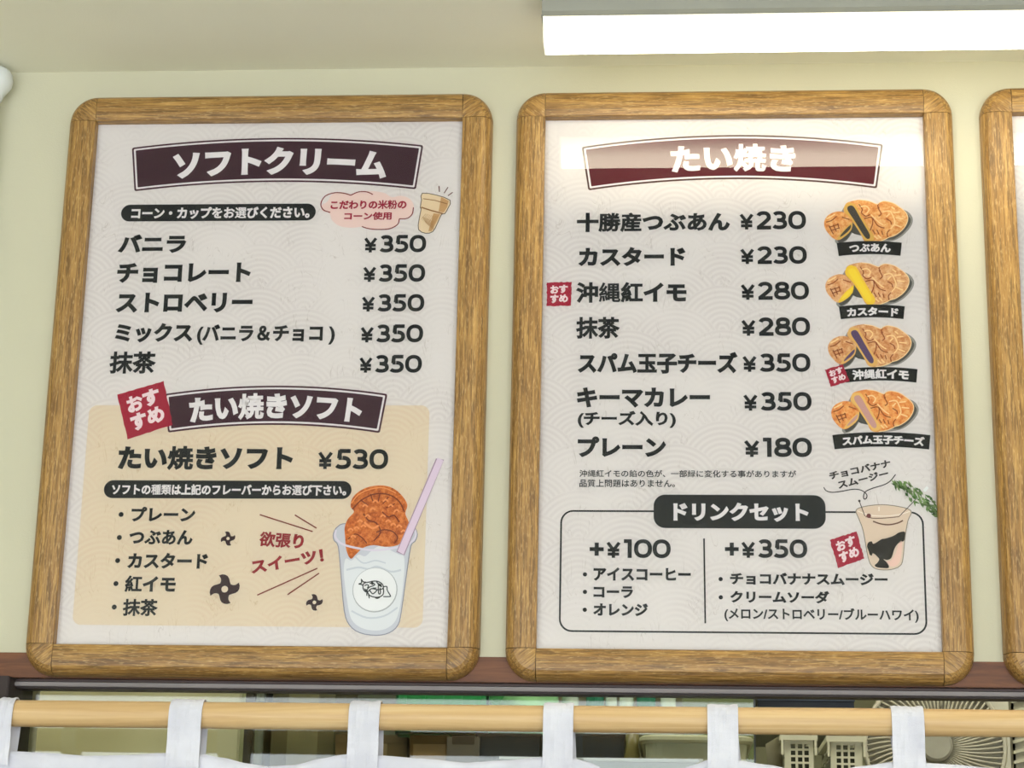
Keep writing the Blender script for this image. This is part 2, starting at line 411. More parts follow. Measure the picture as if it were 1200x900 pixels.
def price(sign, s, x0, x1, y0, y1, k=6):
    polys = []; x = 0; dy = []
    for ch in s:
        adv, strokes, closed = GL[ch]; sc = .98 if ch == '¥' else 1
        for st in strokes:
            q = ribbon([(px*sc, py*(.88 if ch == '¥' else 1)) for px, py in st], W9*(.80 if ch == '¥' else 1), closed)
            polys += [[(x+a, b) for a, b in p] for p in q]; dy += [.000013*strokes.index(st)]*len(q)
        x += adv*sc + (.07 if ch == '¥' else .02)
    xa = min(p[0] for q in polys for p in q); xb = max(p[0] for q in polys for p in q)
    za = min(p[1] for q in polys for p in q if True); zb = max(p[1] for q in polys for p in q)
    ym, xm = (y0+y1)/2, (x0+x1)/2
    l, r, t, b = P(x0, ym)[0], P(x1, ym)[0], P(xm, y0)[1], P(xm, y1)[1]
    polys = [[(l+(px-xa)/(xb-xa)*(r-l), b+(pz-za)/(zb-za)*(t-b)) for px, pz in q] for q in polys]
    flat('price', polys, DARK, sign, k, props={'label': 'black price reading ' + s}, dy=dy)

# ------------------------------------------------------------------ the framed menus
# cross-section of a rail: distance outward from the inner lip, depth
PROF = [(0, PY+.0008), (0, .0016), (.0007, .0004), (.0022, 0), (.008, -.0009), (.016, -.0012), (.0225, -.0006), (.0262, .0012), (.0292, .0045), (.0311, .009), (.0319, .014), (.032, WY-.0002)]
posters, orgs = {}, {}
def make_sign(i, label, group='oak-framed menu posters'):
    x0 = SX[i]; x1 = x0+SW; zt = Z0; zb = Z0-SH
    org = ((x0+x1)/2, WY, zb-.032); orgs[i] = org
    t = thing('framed_menu', label, 'menu sign', org, group)
    g = .0004
    def rail(pa, pb, nrm, mat, seed):
        # pa -> pb along the lip, nrm outward (x, z)
        m = MB(); r = []
        for p in (pa, pb): r.append([(p[0]+nrm[0]*u, y, p[1]+nrm[1]*u) for u, y in PROF])
        m.rings(r); m.put('rail', mat, t, org)
    rail((x0+g, zt), (x1-g, zt), (0, 1), OAK_H, 0); rail((x0+g, zb), (x1-g, zb), (0, -1), OAK_H, 0)
    rail((x0, zb+g), (x0, zt-g), (-1, 0), OAK_V, 0); rail((x1, zb+g), (x1, zt-g), (1, 0), OAK_V, 0)
    for cx, cz, a0, mt in ((x0, zt, 90, OAK_D2), (x1, zt, 0, OAK_D1), (x0, zb, 180, OAK_D1), (x1, zb, 270, OAK_D2)):
        rr = []
        for s in range(17):
            a = math.radians(a0+.6+88.8*s/16); c, q = math.cos(a), math.sin(a)
            rr.append([(cx+c*u*(1.0), y+.00015, cz+q*u) for u, y in PROF])
        m = MB(); m.rings(rr); m.put('corner_piece', mt, t, org, smooth=False)
    p = MB().box(x0-.002, x1+.002, PY, PY+.0015, zb-.002, zt+.002).put('poster', PAPER, t, org)
    posters[i] = p
    put('cover_film', [(x0-.0, PY-.0016, zb), (x1, PY-.0016, zb), (x1, PY-.0016, zt), (x0, PY-.0016, zt)], [(0, 1, 2, 3)], FILM, t, org)
    MB().box(x0-.004, x1+.004, PY+.0016, WY-.0003, zb-.004, zt+.004).put('backing_board', plain((120, 100, 80), .8, name='backing_board'), t, org)
make_sign(1, 'left oak-framed menu board for soft serve ice cream with beige lower panel')
make_sign(2, 'middle oak-framed menu board for taiyaki and drink sets under the strip light')
make_sign(3, 'third oak-framed board cut off by the right edge, only its left rail showing')

def banner(sign, x0, x1, xm, ytop_mid, ybot_mid, ytop_end, k=2, props=None):
    """arched dark title banner: dark rim, pale line, dark field; returns its warp"""
    ym = (ytop_mid+ybot_mid)/2
    l, r = P(x0, ym)[0], P(x1, ym)[0]; t, b = P(xm, ytop_mid)[1], P(xm, ybot_mid)[1]; cx = (l+r)/2; hw = (r-l)/2
    sag = t-P(x0, ytop_end)[1]; sag = max(.004, sag); R = hw*hw/(2*sag)
    w = arcwarp(cx, (t+b)/2, R)
    def strip(ins, kk, col, rad):
        out = []; a, c, d, e = l+ins, r-ins, b+ins, t-ins
        base = rrect(a, c, d, e, rad, 4)
        # subdivide the long edges so that they can bend
        pts = []
        for i, q in enumerate(base):
            nq = base[(i+1) % len(base)]; pts.append(q); L = math.hypot(nq[0]-q[0], nq[1]-q[1])
            if L > .02:
                for s in range(1, 24): pts.append((q[0]+(nq[0]-q[0])*s/24, q[1]+(nq[1]-q[1])*s/24))
        flat('banner', [pts], col, sign, kk, w, props={'label': {0: 'dark maroon banner rim', 1: 'pale banner line', 2: 'dark maroon banner field'}[kk-k]})
    strip(0, k, MAROON if sign == 1 else (86, 56, 50), .0022); strip(.0020, k+1, OFFW, .0012); strip(.0040, k+2, (64, 32, 46) if sign == 1 else (92, 24, 36), .0008)
    return w
def unit_row(sign, s, x0, x1, y0, y1, warp, k, col=OFFW, bold=.03, label=None):
    text(sign, s, x0, x1, y0, y1, col, bold, k, warp=warp, label=label)

def pill(sign, x0, x1, y0, y1, r, k=3, name='label_pill', col=DARK):
    ym, xm = (y0+y1)/2, (x0+x1)/2
    l, rr, t, b = P(x0, ym)[0], P(x1, ym)[0], P(xm, y0)[1], P(xm, y1)[1]
    flat(name, [rrect(l, rr, b, t, min(r*MPX, (t-b)/2*.999), 8)], col, sign, k, props={'label': 'dark rounded bar behind pale lettering'})
def stamp(sign, c, k=6, th=None):
    """red square stamp, corners tl tr br bl in pixels, ragged edge, four pale kana"""
    q = pix(c); pts = []
    for i in range(4):
        a, b = q[i], q[(i+1) % 4]
        for s in range(12):
            t = s/12; j = 0 if s == 0 else random.uniform(-.0005, .0005)
            dx, dy = b[0]-a[0], b[1]-a[1]; l = math.hypot(dx, dy)
            pts.append((a[0]+dx*t-dy/l*j, a[1]+dy*t+dx/l*j))
    flat('stamp', [pts], CRIM, sign, k, props={'label': 'crimson square stamp with four pale kana'})
    tl, tr, br, bl = [Vector(v) for v in q]
    def cell(a, b, cc, d, ch):
        o = bl+(br-bl)*a+(tl-bl)*b; e = (br-bl)*(cc-a); u = (tl-bl)*(d-b)
        texts.append(dict(sign=sign, s=ch, o=o, e=e, u=u, col=(246, 226, 224), bold=.034, k=k+1, name='lettering', warp=None, label='pale kana ' + ch))
    cell(.15, .52, .50, .87, 'お'); cell(.51, .53, .87, .89, 'す'); cell(.15, .11, .49, .48, 'す'); cell(.51, .14, .88, .49, 'め')

# ---- left menu
wl = banner(1, 156.5, 492.5, 325, 161.7, 213.3, 173, 2)
unit_row(1, 'ソフトクリーム', 203, 455, 172, 205, wl, 6, label='pale banner title ソフトクリーム')
pill(1, 142, 370, 239.3, 259, 99); text(1, 'コーン・カップをお選びください。', 154, 363, 242.5, 256.5, OFFW, .024, 5)
for s, a, b, c, d in (('バニラ', 138.5, 218.5, 274.7, 296.7), ('チョコレート', 137.5, 294, 308, 331.5), ('ストロベリー', 136, 296, 343, 366.5), ('ミックス', 135, 226, 378.7, 401.5), ('抹茶', 128.5, 183, 412, 438)):
    text(1, s, a, b, c, d, label='black menu line ' + s)
text(1, '(バニラ＆チョコ )', 231, 392.5, 380, 404, bold=.022, label='black menu line in brackets')
for a, b, c, d in ((426.7, 499.5, 275.5, 296), (425.5, 498.3, 309.8, 330.5), (424, 497.3, 344.8, 365.3), (422.5, 496, 380.3, 401.5), (421, 494.5, 416, 437)):
    price(1, '¥350', a, b, c, d)
# pink cloud with outline strokes
cl = [(384, 236), (389, 228), (399, 225), (411, 228), (420, 225), (435, 224), (450, 226), (459, 231), (470, 229.5), (480, 233), (485, 241), (483, 250), (477, 255), (468, 257), (463, 265), (450, 269), (436, 269), (424, 266), (412, 267), (398, 265), (389, 258), (386, 250), (378, 247), (377, 241)]
flat('speech_cloud', [smooth_pts(pix(cl))], (236, 208, 196), 1, 2, props={'label': 'pale pink cloud shape'})
for st in ([(387, 249), (379, 246), (376, 239), (381, 230), (392, 226), (403, 226.5), (411, 229)], [(411, 229), (420, 225), (430, 225), (437, 228)], [(484.5, 243), (483, 251), (477, 256), (468, 256.5)], [(468, 256.5), (466, 263), (457, 268), (444, 269), (432, 268), (424, 265.5)]):
    flat('cloud_outline', ribbon(smooth_pts(pix(st), False), 1.3*MPX), (128, 40, 42), 1, 3)
text(1, 'こだわりの米粉の', 387.5, 476.5, 234.7, 245.3, (160, 26, 58), .024, 5); text(1, 'コーン使用', 403.5, 459, 248.5, 258, (160, 26, 58), .024, 5)
# wafer cone
def shadowed(name, pts, col, sign, k, lbl, rim=(120, 92, 66), rw=1.0, sm=3):
    q = smooth_pts(pix(pts), True, sm) if sm else pix(pts)
    if rim: flat(name+'_outline', ribbon(q, rw*2*MPX, True), rim, sign, k)
    flat(name, [q], col, sign, k+1, props={'label': lbl})
cone = [(495, 227), (511, 229), (527, 235), (525, 243), (521, 250), (517, 251), (512, 262), (507, 271), (499, 273), (491, 269), (491.5, 258), (494, 245), (493, 243), (494.5, 234)]
shadowed('wafer_cone', cone, (232, 208, 170), 1, 2, 'pale tan wafer cup', (96, 84, 76), 1.0, 2)
flat('wafer_shade', [pix([(517, 231), (526, 235.5), (524, 243), (520, 249), (514, 248)]), pix([(508, 250), (516, 251), (511, 261), (506, 271), (502, 271)])], (204, 160, 108), 1, 4)
flat('wafer_rim', ribbon(pix([(496, 233), (510, 235), (524, 239)]), 1.0*MPX)+ribbon(pix([(493.5, 243), (506, 247), (519, 250.5)]), 1.6*MPX), (150, 104, 60), 1, 5)
gl = []
for i in range(9):
    gl += ribbon(pix([(495+i*1.6, 254+i*.6), (500+i*1.0, 262+i*.9)]), .45*MPX)
    gl += ribbon(pix([(499+i*1.7, 250.5+i*.4), (494+i*1.4, 257+i*1.3)]), .4*MPX)
flat('wafer_grid', gl, (176, 132, 84), 1, 5)
flat('sparkle_lines', ribbon(pix([(514.5, 218), (515, 225)]), 1.2*MPX)+ribbon(pix([(525, 219.5), (520.5, 226.5)]), 1.2*MPX)+ribbon(pix([(530.5, 225.5), (525, 229.5)]), 1.2*MPX), (104, 60, 56), 1, 5)
# beige panel
ltp, rbt = P(105.5, 476), P(489.5, 734)
px0, px1 = P(95, 600)[0], P(499.5, 600)[0]
bp = flat('beige_panel', [rrect(px0, px1, P(300, 734)[1], P(300, 475)[1], .009, 8)], None, 1, 1, mat=BEIGE, props={'label': 'beige rounded panel with wave print'})
wb = banner(1, 195, 450.5, 330, 452, 498, 461.5, 2)
stamp(1, [(137.5, 462.5), (192, 446.5), (202.5, 498), (149.5, 515)], 7)
unit_row(1, 'たい焼きソフト', 222, 425, 460.5, 491.5, wb, 6, label='pale banner title たい焼きソフト')
text(1, 'たい焼きソフト', 138.7, 343.5, 522.7, 551.3, bold=.028, label='black menu line たい焼きソフト'); price(1, '¥530', 372.7, 455, 526.3, 550)
pill(1, 121.8, 412, 563.3, 584.3, 99); text(1, 'ソフトの種類は上記のフレーバーからお選び下さい。', 131, 406, 567.5, 580.5, OFFW, .024, 5)
for s, a, b, c, d, bx, by in (('プレーン', 154, 229, 594, 611.5, 142, 603), ('つぶあん', 151.5, 226, 621, 638.5, 140, 630), ('カスタード', 149.5, 244, 648, 666.5, 138, 657), ('紅イモ', 146.5, 206, 674.5, 694, 136, 684), ('抹茶', 144, 185, 702, 722, 134, 711.5)):
    text(1, s, a, b, c, d, bold=.024, label='black list line ' + s)
    cx, cz = P(bx, by); flat('bullet', [[(cx+2.9*MPX*math.cos(t), cz+2.9*MPX*math.sin(t)) for t in [i*math.pi/8 for i in range(16)]]], DARK, 1, 6)
def shuriken(px, py, r, a0):
    cx, cz = P(px, py); R = r*MPX; pts = []
    for i in range(4):
        a = a0-i*math.pi/2; c, q = math.cos(a), math.sin(a)
        for x, y in ((-.32, .38), (-.27, .54), (-.29, .70), (-.44, .91), (-.22, .975), (-.03, .955), (.14, .87), (.25, .71), (.31, .50)):
            pts.append((cx+R*(x*c-y*q), cz+R*(x*q+y*c)))
    flat('throwing_star', [pts], (52, 28, 34), 1, 5)
    flat('star_hole', [[(cx+R*.22*math.cos(t), cz+R*.22*math.sin(t)) for t in [i*math.pi/8 for i in range(16)]]], (236, 218, 190), 1, 6)
shuriken(267.3, 631.2, 8.6, .05); shuriken(263.4, 690.5, 17.5, 0); shuriken(368.5, 706, 9.6, -.05)
text(1, '欲張り', 0, 0, 0, 0, (150, 34, 44), .026, 6, rot=((303, 640.5), (355, 644), 18)); text(1, 'スイーツ！', 0, 0, 0, 0, (150, 34, 44), .026, 6, rot=((295, 673), (380, 658.5), 16))
for a, b in (((304.5, 603.2), (366.5, 623)), ((345.5, 603.5), (371, 619)), ((301.5, 697.5), (372, 666)), ((337, 697), (374, 671.8))):
    flat('accent_line', ribbon(pix([a, b]), 1.5*MPX), (126, 52, 42), 1, 5)
# cup of soft serve with the fish-shaped waffle
cup = [(397, 640), (400, 670), (404, 715), (410, 732), (422, 741), (441, 744), (456, 741), (466, 732), (470, 715), (476, 672), (481, 640), (486, 634), (488.5, 626), (484, 618), (470, 615), (410, 614), (397, 617), (391.5, 625), (392, 633)]
shadowed('plastic_cup', cup, (206, 206, 210), 1, 5, 'clear plastic cup', (146, 146, 156), 1.1)
flat('soft_serve', [smooth_pts(pix([(405, 655), (412, 657), (420, 650), (428, 652), (436, 645), (444, 640), (452, 638), (458, 645), (468, 650), (474, 655), (472, 690), (466, 722), (456, 735), (441, 739), (424, 736), (412, 726), (407, 705), (403, 672)]))], (228, 228, 226), 1, 7, props={'label': 'white soft serve ice cream'})
flat('soft_serve_fold', ribbon(smooth_pts(pix([(406, 668), (420, 665), (432, 667), (442, 664), (458, 670), (470, 668)]), False), 2.2*MPX)+ribbon(smooth_pts(pix([(412, 716), (430, 724), (450, 722), (466, 712)]), False), 2*MPX)+ribbon(smooth_pts(pix([(416, 652), (426, 660), (440, 657), (452, 660)]), False), 1.6*MPX), (206, 208, 210), 1, 8)
fish = [(411, 594), (413, 584), (421, 576), (433, 570.5), (449, 569), (462, 573), (472, 582), (477.5, 592), (475, 602), (479, 612), (478, 622), (473, 632), (466, 639), (452, 641), (438, 639), (426, 642), (417, 650), (411, 655), (406, 645), (404.5, 630), (404, 618), (408, 608), (415, 600)]
def baked(name, base, dark, light, scale=260):
    n = N(name); setp(n, base, .7, .1); a = n.noise(n.coord(), scale, 3, .6)
    n.l(n.ramp(a, [(.32, lin(dark)), (.5, lin(base)), (.68, lin(light))]), n.b.inputs['Base Color']); return n.m
def shape(name, pts, mat, sign, k, lbl=None, sm=3):
    flat(name, [smooth_pts(pix(pts), True, sm) if sm else pix(pts)], None, sign, k, mat=mat, props={'label': lbl} if lbl else None)
BAKE1 = baked('baked_waffle_deep', (206, 112, 44), (170, 80, 28), (228, 142, 66))
shape('fish_waffle', fish, BAKE1, 1, 9, 'orange-brown fish-shaped waffle')
BR, HI = (120, 48, 18), (240, 160, 88)
flat('waffle_crease', ribbon(smooth_pts(pix([(413, 597), (424, 586), (440, 579), (456, 580), (468, 588), (474, 600)]), False), 1.5*MPX)
     + sum([ribbon(pix([(441+math.cos(a)*13, 602-math.sin(a)*14), (441+math.cos(a)*25, 602-math.sin(a)*24)]), 1.3*MPX) for a in (.5, .95, 1.4, 1.85, 2.4)], [])
     + ribbon(smooth_pts(pix([(426, 602), (432, 610), (441, 613), (446, 624), (438, 634)]), False), 1.6*MPX)
     + ribbon(smooth_pts(pix([(441, 624), (450, 621), (460, 623), (466, 630), (462, 637)]), False), 1.4*MPX)
     + ribbon(smooth_pts(pix([(448, 600), (455, 606), (462, 604), (468, 612)]), False), 1.6*MPX)
     + ribbon(smooth_pts(pix([(408, 632), (416, 626), (424, 630), (430, 637)]), False), 1.4*MPX), BR, 1, 10)
flat('waffle_highlight', sum([ribbon(smooth_pts(pix([(x, y), (x+3, y-2.4), (x+6, y)]), False), 1.9*MPX) for x, y in ((408, 622), (415, 620), (423, 618), (411, 630), (419, 612), (428, 606), (434, 598), (452, 612), (458, 616), (465, 618), (455, 594), (462, 600), (437, 589), (449, 588), (425, 594), (470, 624), (446, 606))], [])
     + ribbon(smooth_pts(pix([(427, 612), (436, 619), (444, 616)]), False), 2.4*MPX)+ribbon(smooth_pts(pix([(412, 590), (420, 580), (434, 573.5), (450, 572), (464, 578)]), False), 1.2*MPX), HI, 1, 11)
flat('cup_rim', ribbon(smooth_pts(pix([(394, 621), (393, 629), (400, 637), (416, 642), (440, 645), (464, 642), (480, 637), (487, 629), (486, 621), (478, 617)]), False), 2.4*MPX), (226, 218, 226), 1, 12, props={'label': 'pale cup rim'})
flat('straw_outline', [pix([(511, 537.5), (520.5, 539), (474, 651), (464.5, 647)])], (176, 150, 164), 1, 13)
flat('straw', [pix([(513, 536.5), (520, 540), (473, 650), (466, 646)])], (226, 206, 218), 1, 14, props={'label': 'pale pink straw'})
def disc(name, px, py, r, col, sign, k, lbl=None, n=32):
    cx, cz = P(px, py); flat(name, [[(cx+r*MPX*math.cos(2*math.pi*i/n), cz+r*MPX*math.sin(2*math.pi*i/n)) for i in range(n)]], col, sign, k, props={'label': lbl} if lbl else None)
disc('sticker_edge', 439.5, 691.5, 25.6, (178, 178, 174), 1, 9); disc('round_sticker', 439.3, 691, 24.6, (238, 236, 232), 1, 10, 'white round sticker')
def z15(pts): return pix([(410+x/15, 660+y/15) for x, y in pts])
mk = []
for st in ([(230, 420), (250, 480), (310, 510), (380, 450), (500, 470), (590, 440), (570, 370), (500, 325), (420, 318), (340, 335), (280, 345), (240, 370), (230, 420)], [(155, 365), (205, 350), (205, 290), (235, 330), (285, 335)], [(155, 370), (215, 380), (235, 410)],
           [(310, 510), (350, 570), (440, 600), (520, 595), (580, 560), (595, 500), (590, 440)], [(300, 470), (350, 420), (400, 405), (440, 380), (400, 350), (350, 360)], [(350, 480), (400, 540), (450, 510), (480, 470)], [(400, 440), (470, 440)], [(500, 400), (505, 520), (525, 545), (540, 520), (530, 430)],
           [(470, 330), (510, 370), (560, 380)], [(580, 420), (650, 412), (660, 480), (715, 575), (690, 590), (590, 590)], [(300, 520), (300, 575)], [(325, 530), (345, 620)], [(440, 600), (480, 622), (530, 600)], [(260, 400), (300, 380), (330, 400), (310, 440)]):
    mk += ribbon(smooth_pts(z15(st), False, 3), 1.25*MPX)
mk += [z15([(480, 345), (555, 370), (570, 430), (500, 400)]), z15([(250, 440), (320, 480), (310, 515), (265, 485)]), z15([(420, 595), (530, 595), (480, 625)]), z15([(370, 330), (410, 325), (415, 385), (380, 380)])]
flat('sticker_drawing', mk, (52, 56, 56), 1, 12, props={'label': 'small black line drawing of a wrapped fish'})

# ---- right menu
wr = banner(2, 685, 1031.5, 859, 158.3, 210, 172, 2)
unit_row(2, 'たい焼き', 786, 932.5, 168.5, 201.5, wr, 6, bold=.024, label='pale banner title たい焼き')
for s, a, b, c, d in (('十勝産つぶあん', 676, 855.5, 249, 272), ('カスタード', 677.5, 803.5, 289.5, 312), ('沖縄紅イモ', 675, 804.5, 330.5, 355), ('抹茶', 675, 726.5, 371.5, 397), ('スパム玉子チーズ', 677, 864.5, 412.5, 438), ('キーマカレー', 676, 832, 454, 478), ('プレーン', 677, 780.5, 511.5, 536)):
    text(2, s, a, b, c, d, bold=.027, label='black menu line ' + s)
text(2, '(チーズ入り)', 677, 792, 481.5, 501.5, bold=.022)
for s, a, b, c, d in (('¥230', 866.7, 944.5, 247.5, 269), ('¥230', 867.5, 945.5, 288.7, 309.5), ('¥280', 868, 948, 330.3, 351.5), ('¥280', 868.7, 949.3, 372, 393.7), ('¥350', 870, 949.7, 414.3, 436), ('¥350', 871, 951, 459.5, 481.5), ('¥180', 872, 951.5, 513, 535.7)):
    price(2, s, a, b, c, d)
stamp(2, [(640.8, 331.3), (670, 330.5), (669, 358.3), (640.5, 358.8)], 6)
text(2, '沖縄紅イモの餡の色が、一部緑に変化する事がありますが', 679, 933, 551, 559.5, bold=.008, label='fine black footnote, first line'); text(2, '品質上問題はありません。', 679, 791, 562, 571, bold=.008, label='fine black footnote, second line')
# drink set box
bx0, bx1 = P(656.8, 670)[0], P(1083.5, 670)[0]
flat('box_outline', ribbon(rrect(bx0, bx1, P(860, 741.2)[1], P(860, 599.6)[1], .0125, 8), 2.0*MPX, True), DARK, 2, 2, props={'label': 'thin black rounded box line'})
pill(2, 766, 967.5, 580, 619.3, 13, 4); text(2, 'ドリンクセット', 789, 947.5, 589, 611.5, OFFW, .028, 6, label='pale heading ドリンクセット')
price(2, '+¥100', 691, 786, 632, 654); price(2, '+¥350', 849.5, 946, 632, 654)
flat('divider_line', ribbon(pix([(825, 631), (826.5, 730.5)]), 1.8*MPX), DARK, 2, 4)
for s, a, b, c, d, bx, by in (('アイスコーヒー', 695.5, 809.5, 665, 681, 685.5, 673.2), ('コーラ', 695.5, 742, 687, 701, 685.5, 693.7), ('オレンジ', 695, 759.5, 707, 722, 685.3, 714.7), ('チョコバナナスムージー', 855.5, 1040, 671.3, 685.7, 844.5, 678.7), ('クリームソーダ', 855.5, 972, 692.3, 707, 844.7, 700)):
    text(2, s, a, b, c, d, bold=.024, label='black list line ' + s)
    cx, cz = P(bx, by); flat('bullet', [[(cx+2.4*MPX*math.cos(t), cz+2.4*MPX*math.sin(t)) for t in [i*math.pi/8 for i in range(16)]]], DARK, 2, 6)
text(2, '(メロン/ストロベリー/ブルーハワイ)', 848.8, 1076.5, 712.5, 729, bold=.016)
# four photographs of cut fish waffles
def waffle(ox, oy, s, body, cut, fill, name, label):
    def q(pts): return [(ox+x/10*s, oy+y/10*s) for x, y in pts]
    sh = q([(300, 170), (720, 130), (1000, 190), (1095, 260), (1110, 340), (1060, 430), (960, 520), (840, 565), (600, 575), (440, 440), (330, 560), (200, 570)])
    shape(name+'_shadow', sh, ink((150, 146, 138)), 2, 3); shape(name+'_shadow', [(x, y) for x, y in q([(330, 200), (960, 220), (1070, 280), (1085, 340), (1030, 430), (940, 510), (820, 545), (430, 480), (410, 430), (340, 540), (230, 562)])], ink((84, 82, 76)), 2, 4)
    shape(name, q([(72, 340), (95, 285), (140, 245), (220, 215), (300, 222), (365, 250), (402, 300), (402, 380), (362, 455), (305, 515), (240, 550), (180, 530), (120, 470), (82, 410)]), body, 2, 5, label)
    shape('waffle_end_cut', q([(402, 345), (392, 430), (320, 505), (235, 545), (232, 520), (290, 440), (350, 385)]), ink(cut), 2, 6, None, 2)
    flat('waffle_end_filling', [smooth_pts(pix(q([(385, 370), (378, 420), (315, 480), (262, 515), (268, 490), (320, 430)])), True, 2)], fill, 2, 7)
    shape(name, q([(300, 190), (330, 120), (400, 92), (500, 76), (600, 90), (690, 125), (725, 105), (780, 90), (880, 112), (960, 160), (1030, 220), (1058, 285), (1040, 365), (985, 440), (900, 500), (830, 522), (800, 540), (720, 570), (600, 582), (540, 556), (500, 480), (440, 385), (380, 300), (320, 240)]), body, 2, 5, label)
    shape('waffle_cut', q([(305, 185), (335, 122), (430, 125), (500, 250), (585, 390), (655, 500), (640, 560), (560, 565), (490, 460), (390, 305), (325, 240)]), ink(cut), 2, 6, None, 2)
    shape('waffle_filling', q([(345, 165), (385, 145), (425, 165), (490, 280), (560, 400), (610, 490), (600, 535), (560, 525), (500, 440), (420, 310), (355, 215)]), ink(fill), 2, 7, None, 2)
    flat('waffle_edge', ribbon(smooth_pts(pix(q([(500, 80), (600, 94), (690, 129), (725, 109), (780, 94), (880, 116), (956, 164), (1026, 224), (1053, 287), (1036, 363), (982, 437), (898, 496), (830, 518), (798, 536), (720, 566), (640, 576)])), False), 1.0*s*MPX), (250, 220, 166), 2, 7)
    cr = []
    for st in ([(480, 130), (520, 190), (510, 230), (560, 270), (610, 250)], [(700, 170), (740, 240), (710, 270)], [(800, 300), (850, 330), (860, 370)], [(640, 290), (700, 380), (780, 410)], [(540, 300), (630, 285), (640, 360), (610, 440)], [(720, 110), (700, 150), (720, 180)], [(820, 520), (810, 470), (840, 430)],
               [(640, 430), (670, 480)], [(690, 430), (715, 480)], [(745, 440), (760, 490)], [(95, 340), (160, 320), (220, 270)], [(130, 400), (245, 365)], [(150, 440), (240, 410)], [(130, 380), (180, 480)], [(180, 370), (215, 450)], [(230, 355), (250, 420)], [(280, 280), (370, 310)]):
        cr += ribbon(smooth_pts(pix(q(st)), False, 3), 1.25*s*MPX)
    flat('waffle_crease', cr, (148, 74, 34), 2, 6)
    hl = []
    for st in ([(500, 160), (560, 150), (600, 190), (570, 240)], [(620, 250), (700, 330), (760, 370)], [(760, 220), (840, 210), (880, 270), (900, 350), (850, 420)], [(880, 230), (960, 220)], [(910, 290), (1000, 300)], [(900, 370), (980, 400)], [(860, 160), (900, 190)], [(840, 240), (800, 280)], [(660, 500), (700, 540)], [(700, 490), (740, 530)], [(100, 300), (150, 275), (200, 245)]):
        hl += ribbon(smooth_pts(pix(q(st)), False, 3), 1.5*s*MPX)
    flat('waffle_highlight', hl, (252, 218, 156), 2, 8)
WB = [baked('baked_golden', (236, 170, 98), (216, 132, 66), (246, 204, 138)), baked('baked_tan', (230, 174, 118), (210, 140, 84), (242, 204, 152)), baked('baked_brown', (224, 166, 110), (204, 132, 76), (238, 198, 144)), baked('baked_orange', (238, 162, 86), (220, 124, 58), (246, 192, 118))]
def z10(x, y): return x, y
waffle(958.5, 226.5, 1.0, WB[0], (226, 180, 88), (72, 66, 60), 'bean_paste_waffle', 'cut waffle filled with dark bean paste')
waffle(960.0, 300.0, 1.0, WB[1], (246, 208, 60), (250, 220, 60), 'custard_waffle', 'cut waffle filled with yellow custard')
waffle(963.0, 372.5, .995, WB[2], (232, 184, 104), (98, 76, 110), 'sweet_potato_waffle', 'cut waffle filled with purple sweet potato')
waffle(967.0, 449.0, .985, WB[3], (240, 196, 110), (206, 160, 150), 'savoury_waffle', 'cut waffle filled with pink meat and egg')
def strip(x0, x1, y0, y1, s, tx0, tx1, ty0, ty1):
    ym, xm = (y0+y1)/2, (x0+x1)/2
    l, r, t, b = P(x0, ym)[0], P(x1, ym)[0], P(xm, y0)[1], P(xm, y1)[1]; w = arcwarp((l+r)/2, (t+b)/2, (r-l)*4.0)
    n = 16; top = [(l+(r-l)*i/n, t) for i in range(n+1)]; bot = [(r-(r-l)*i/n, b) for i in range(n+1)]
    flat('caption_strip', [top+bot], (18, 20, 22), 2, 8, w, props={'label': 'black curved caption strip'})
    text(2, s, tx0, tx1, ty0, ty1, OFFW, .030, 10, warp=w, label='pale caption ' + s)
strip(981.5, 1056, 282.6, 298, 'つぶあん', 995, 1044, 285.3, 295.5); strip(984, 1059.5, 357, 372, 'カスタード', 992, 1053, 359.8, 370.2)
strip(990, 1074.5, 430.3, 446, '沖縄紅イモ', 998.5, 1065, 432.3, 444.3); strip(976.5, 1089.5, 506.6, 523.5, 'スパム玉子チーズ', 986.5, 1083.5, 509.5, 520.8)
stamp(2, [(966.3, 433.5), (988, 427.5), (995.5, 446.5), (973.5, 453.5)], 11)
text(2, 'チョコバナナ', 0, 0, 0, 0, (50, 44, 44), .022, 6, rot=((973, 562.5), (1044.5, 547), 9.2)); text(2, 'スムージー', 0, 0, 0, 0, (50, 44, 44), .022, 6, rot=((983, 573.3), (1042, 559), 9.2))
fl = ribbon(smooth_pts(pix([(965.3, 571), (968, 575), (975, 577), (985, 576), (997, 573.8), (1005, 573.6), (1011, 575.5), (1015.5, 579.5), (1015.5, 583.5), (1013, 585), (1011.8, 582), (1014, 576.5), (1022, 572.5), (1035, 568.5), (1043, 564), (1049.5, 556)]), False), 1.1*MPX)
flat('flourish_line', fl, (50, 44, 44), 2, 6)
# smoothie cup with blossom stick and leaf
shadowed('smoothie_cup', [(1003.5, 599), (1008, 595.5), (1020, 593), (1035, 592), (1052, 594), (1064, 597), (1067.5, 601), (1063.5, 610), (1060, 630), (1057.5, 655), (1054, 663), (1044, 667), (1030, 667), (1022, 663), (1017.5, 652), (1012, 622), (1006.5, 607)], (226, 204, 180), 2, 5, 'cup of pale brown smoothie', (150, 140, 124), 1.0)
flat('chocolate_sauce', [smooth_pts(pix([(960+x/6.427, 530+y/6.427) for x, y in [(645,600),(600,605),(560,630),(500,650),(470,655),(430,680),(405,690),(395,672),(370,680),(360,710),(372,745),(380,770),(395,780),(402,762),(420,770),(440,790),(452,808),(436,835),(418,850),(430,865),(470,872),(522,872),(520,845),(505,825),(484,806),(510,812),(540,800),(555,765),(570,720),(600,682),(635,670),(643,640)]]), True, 3)], (36, 32, 30), 2, 7, props={'label': 'black chocolate sauce streaks'})
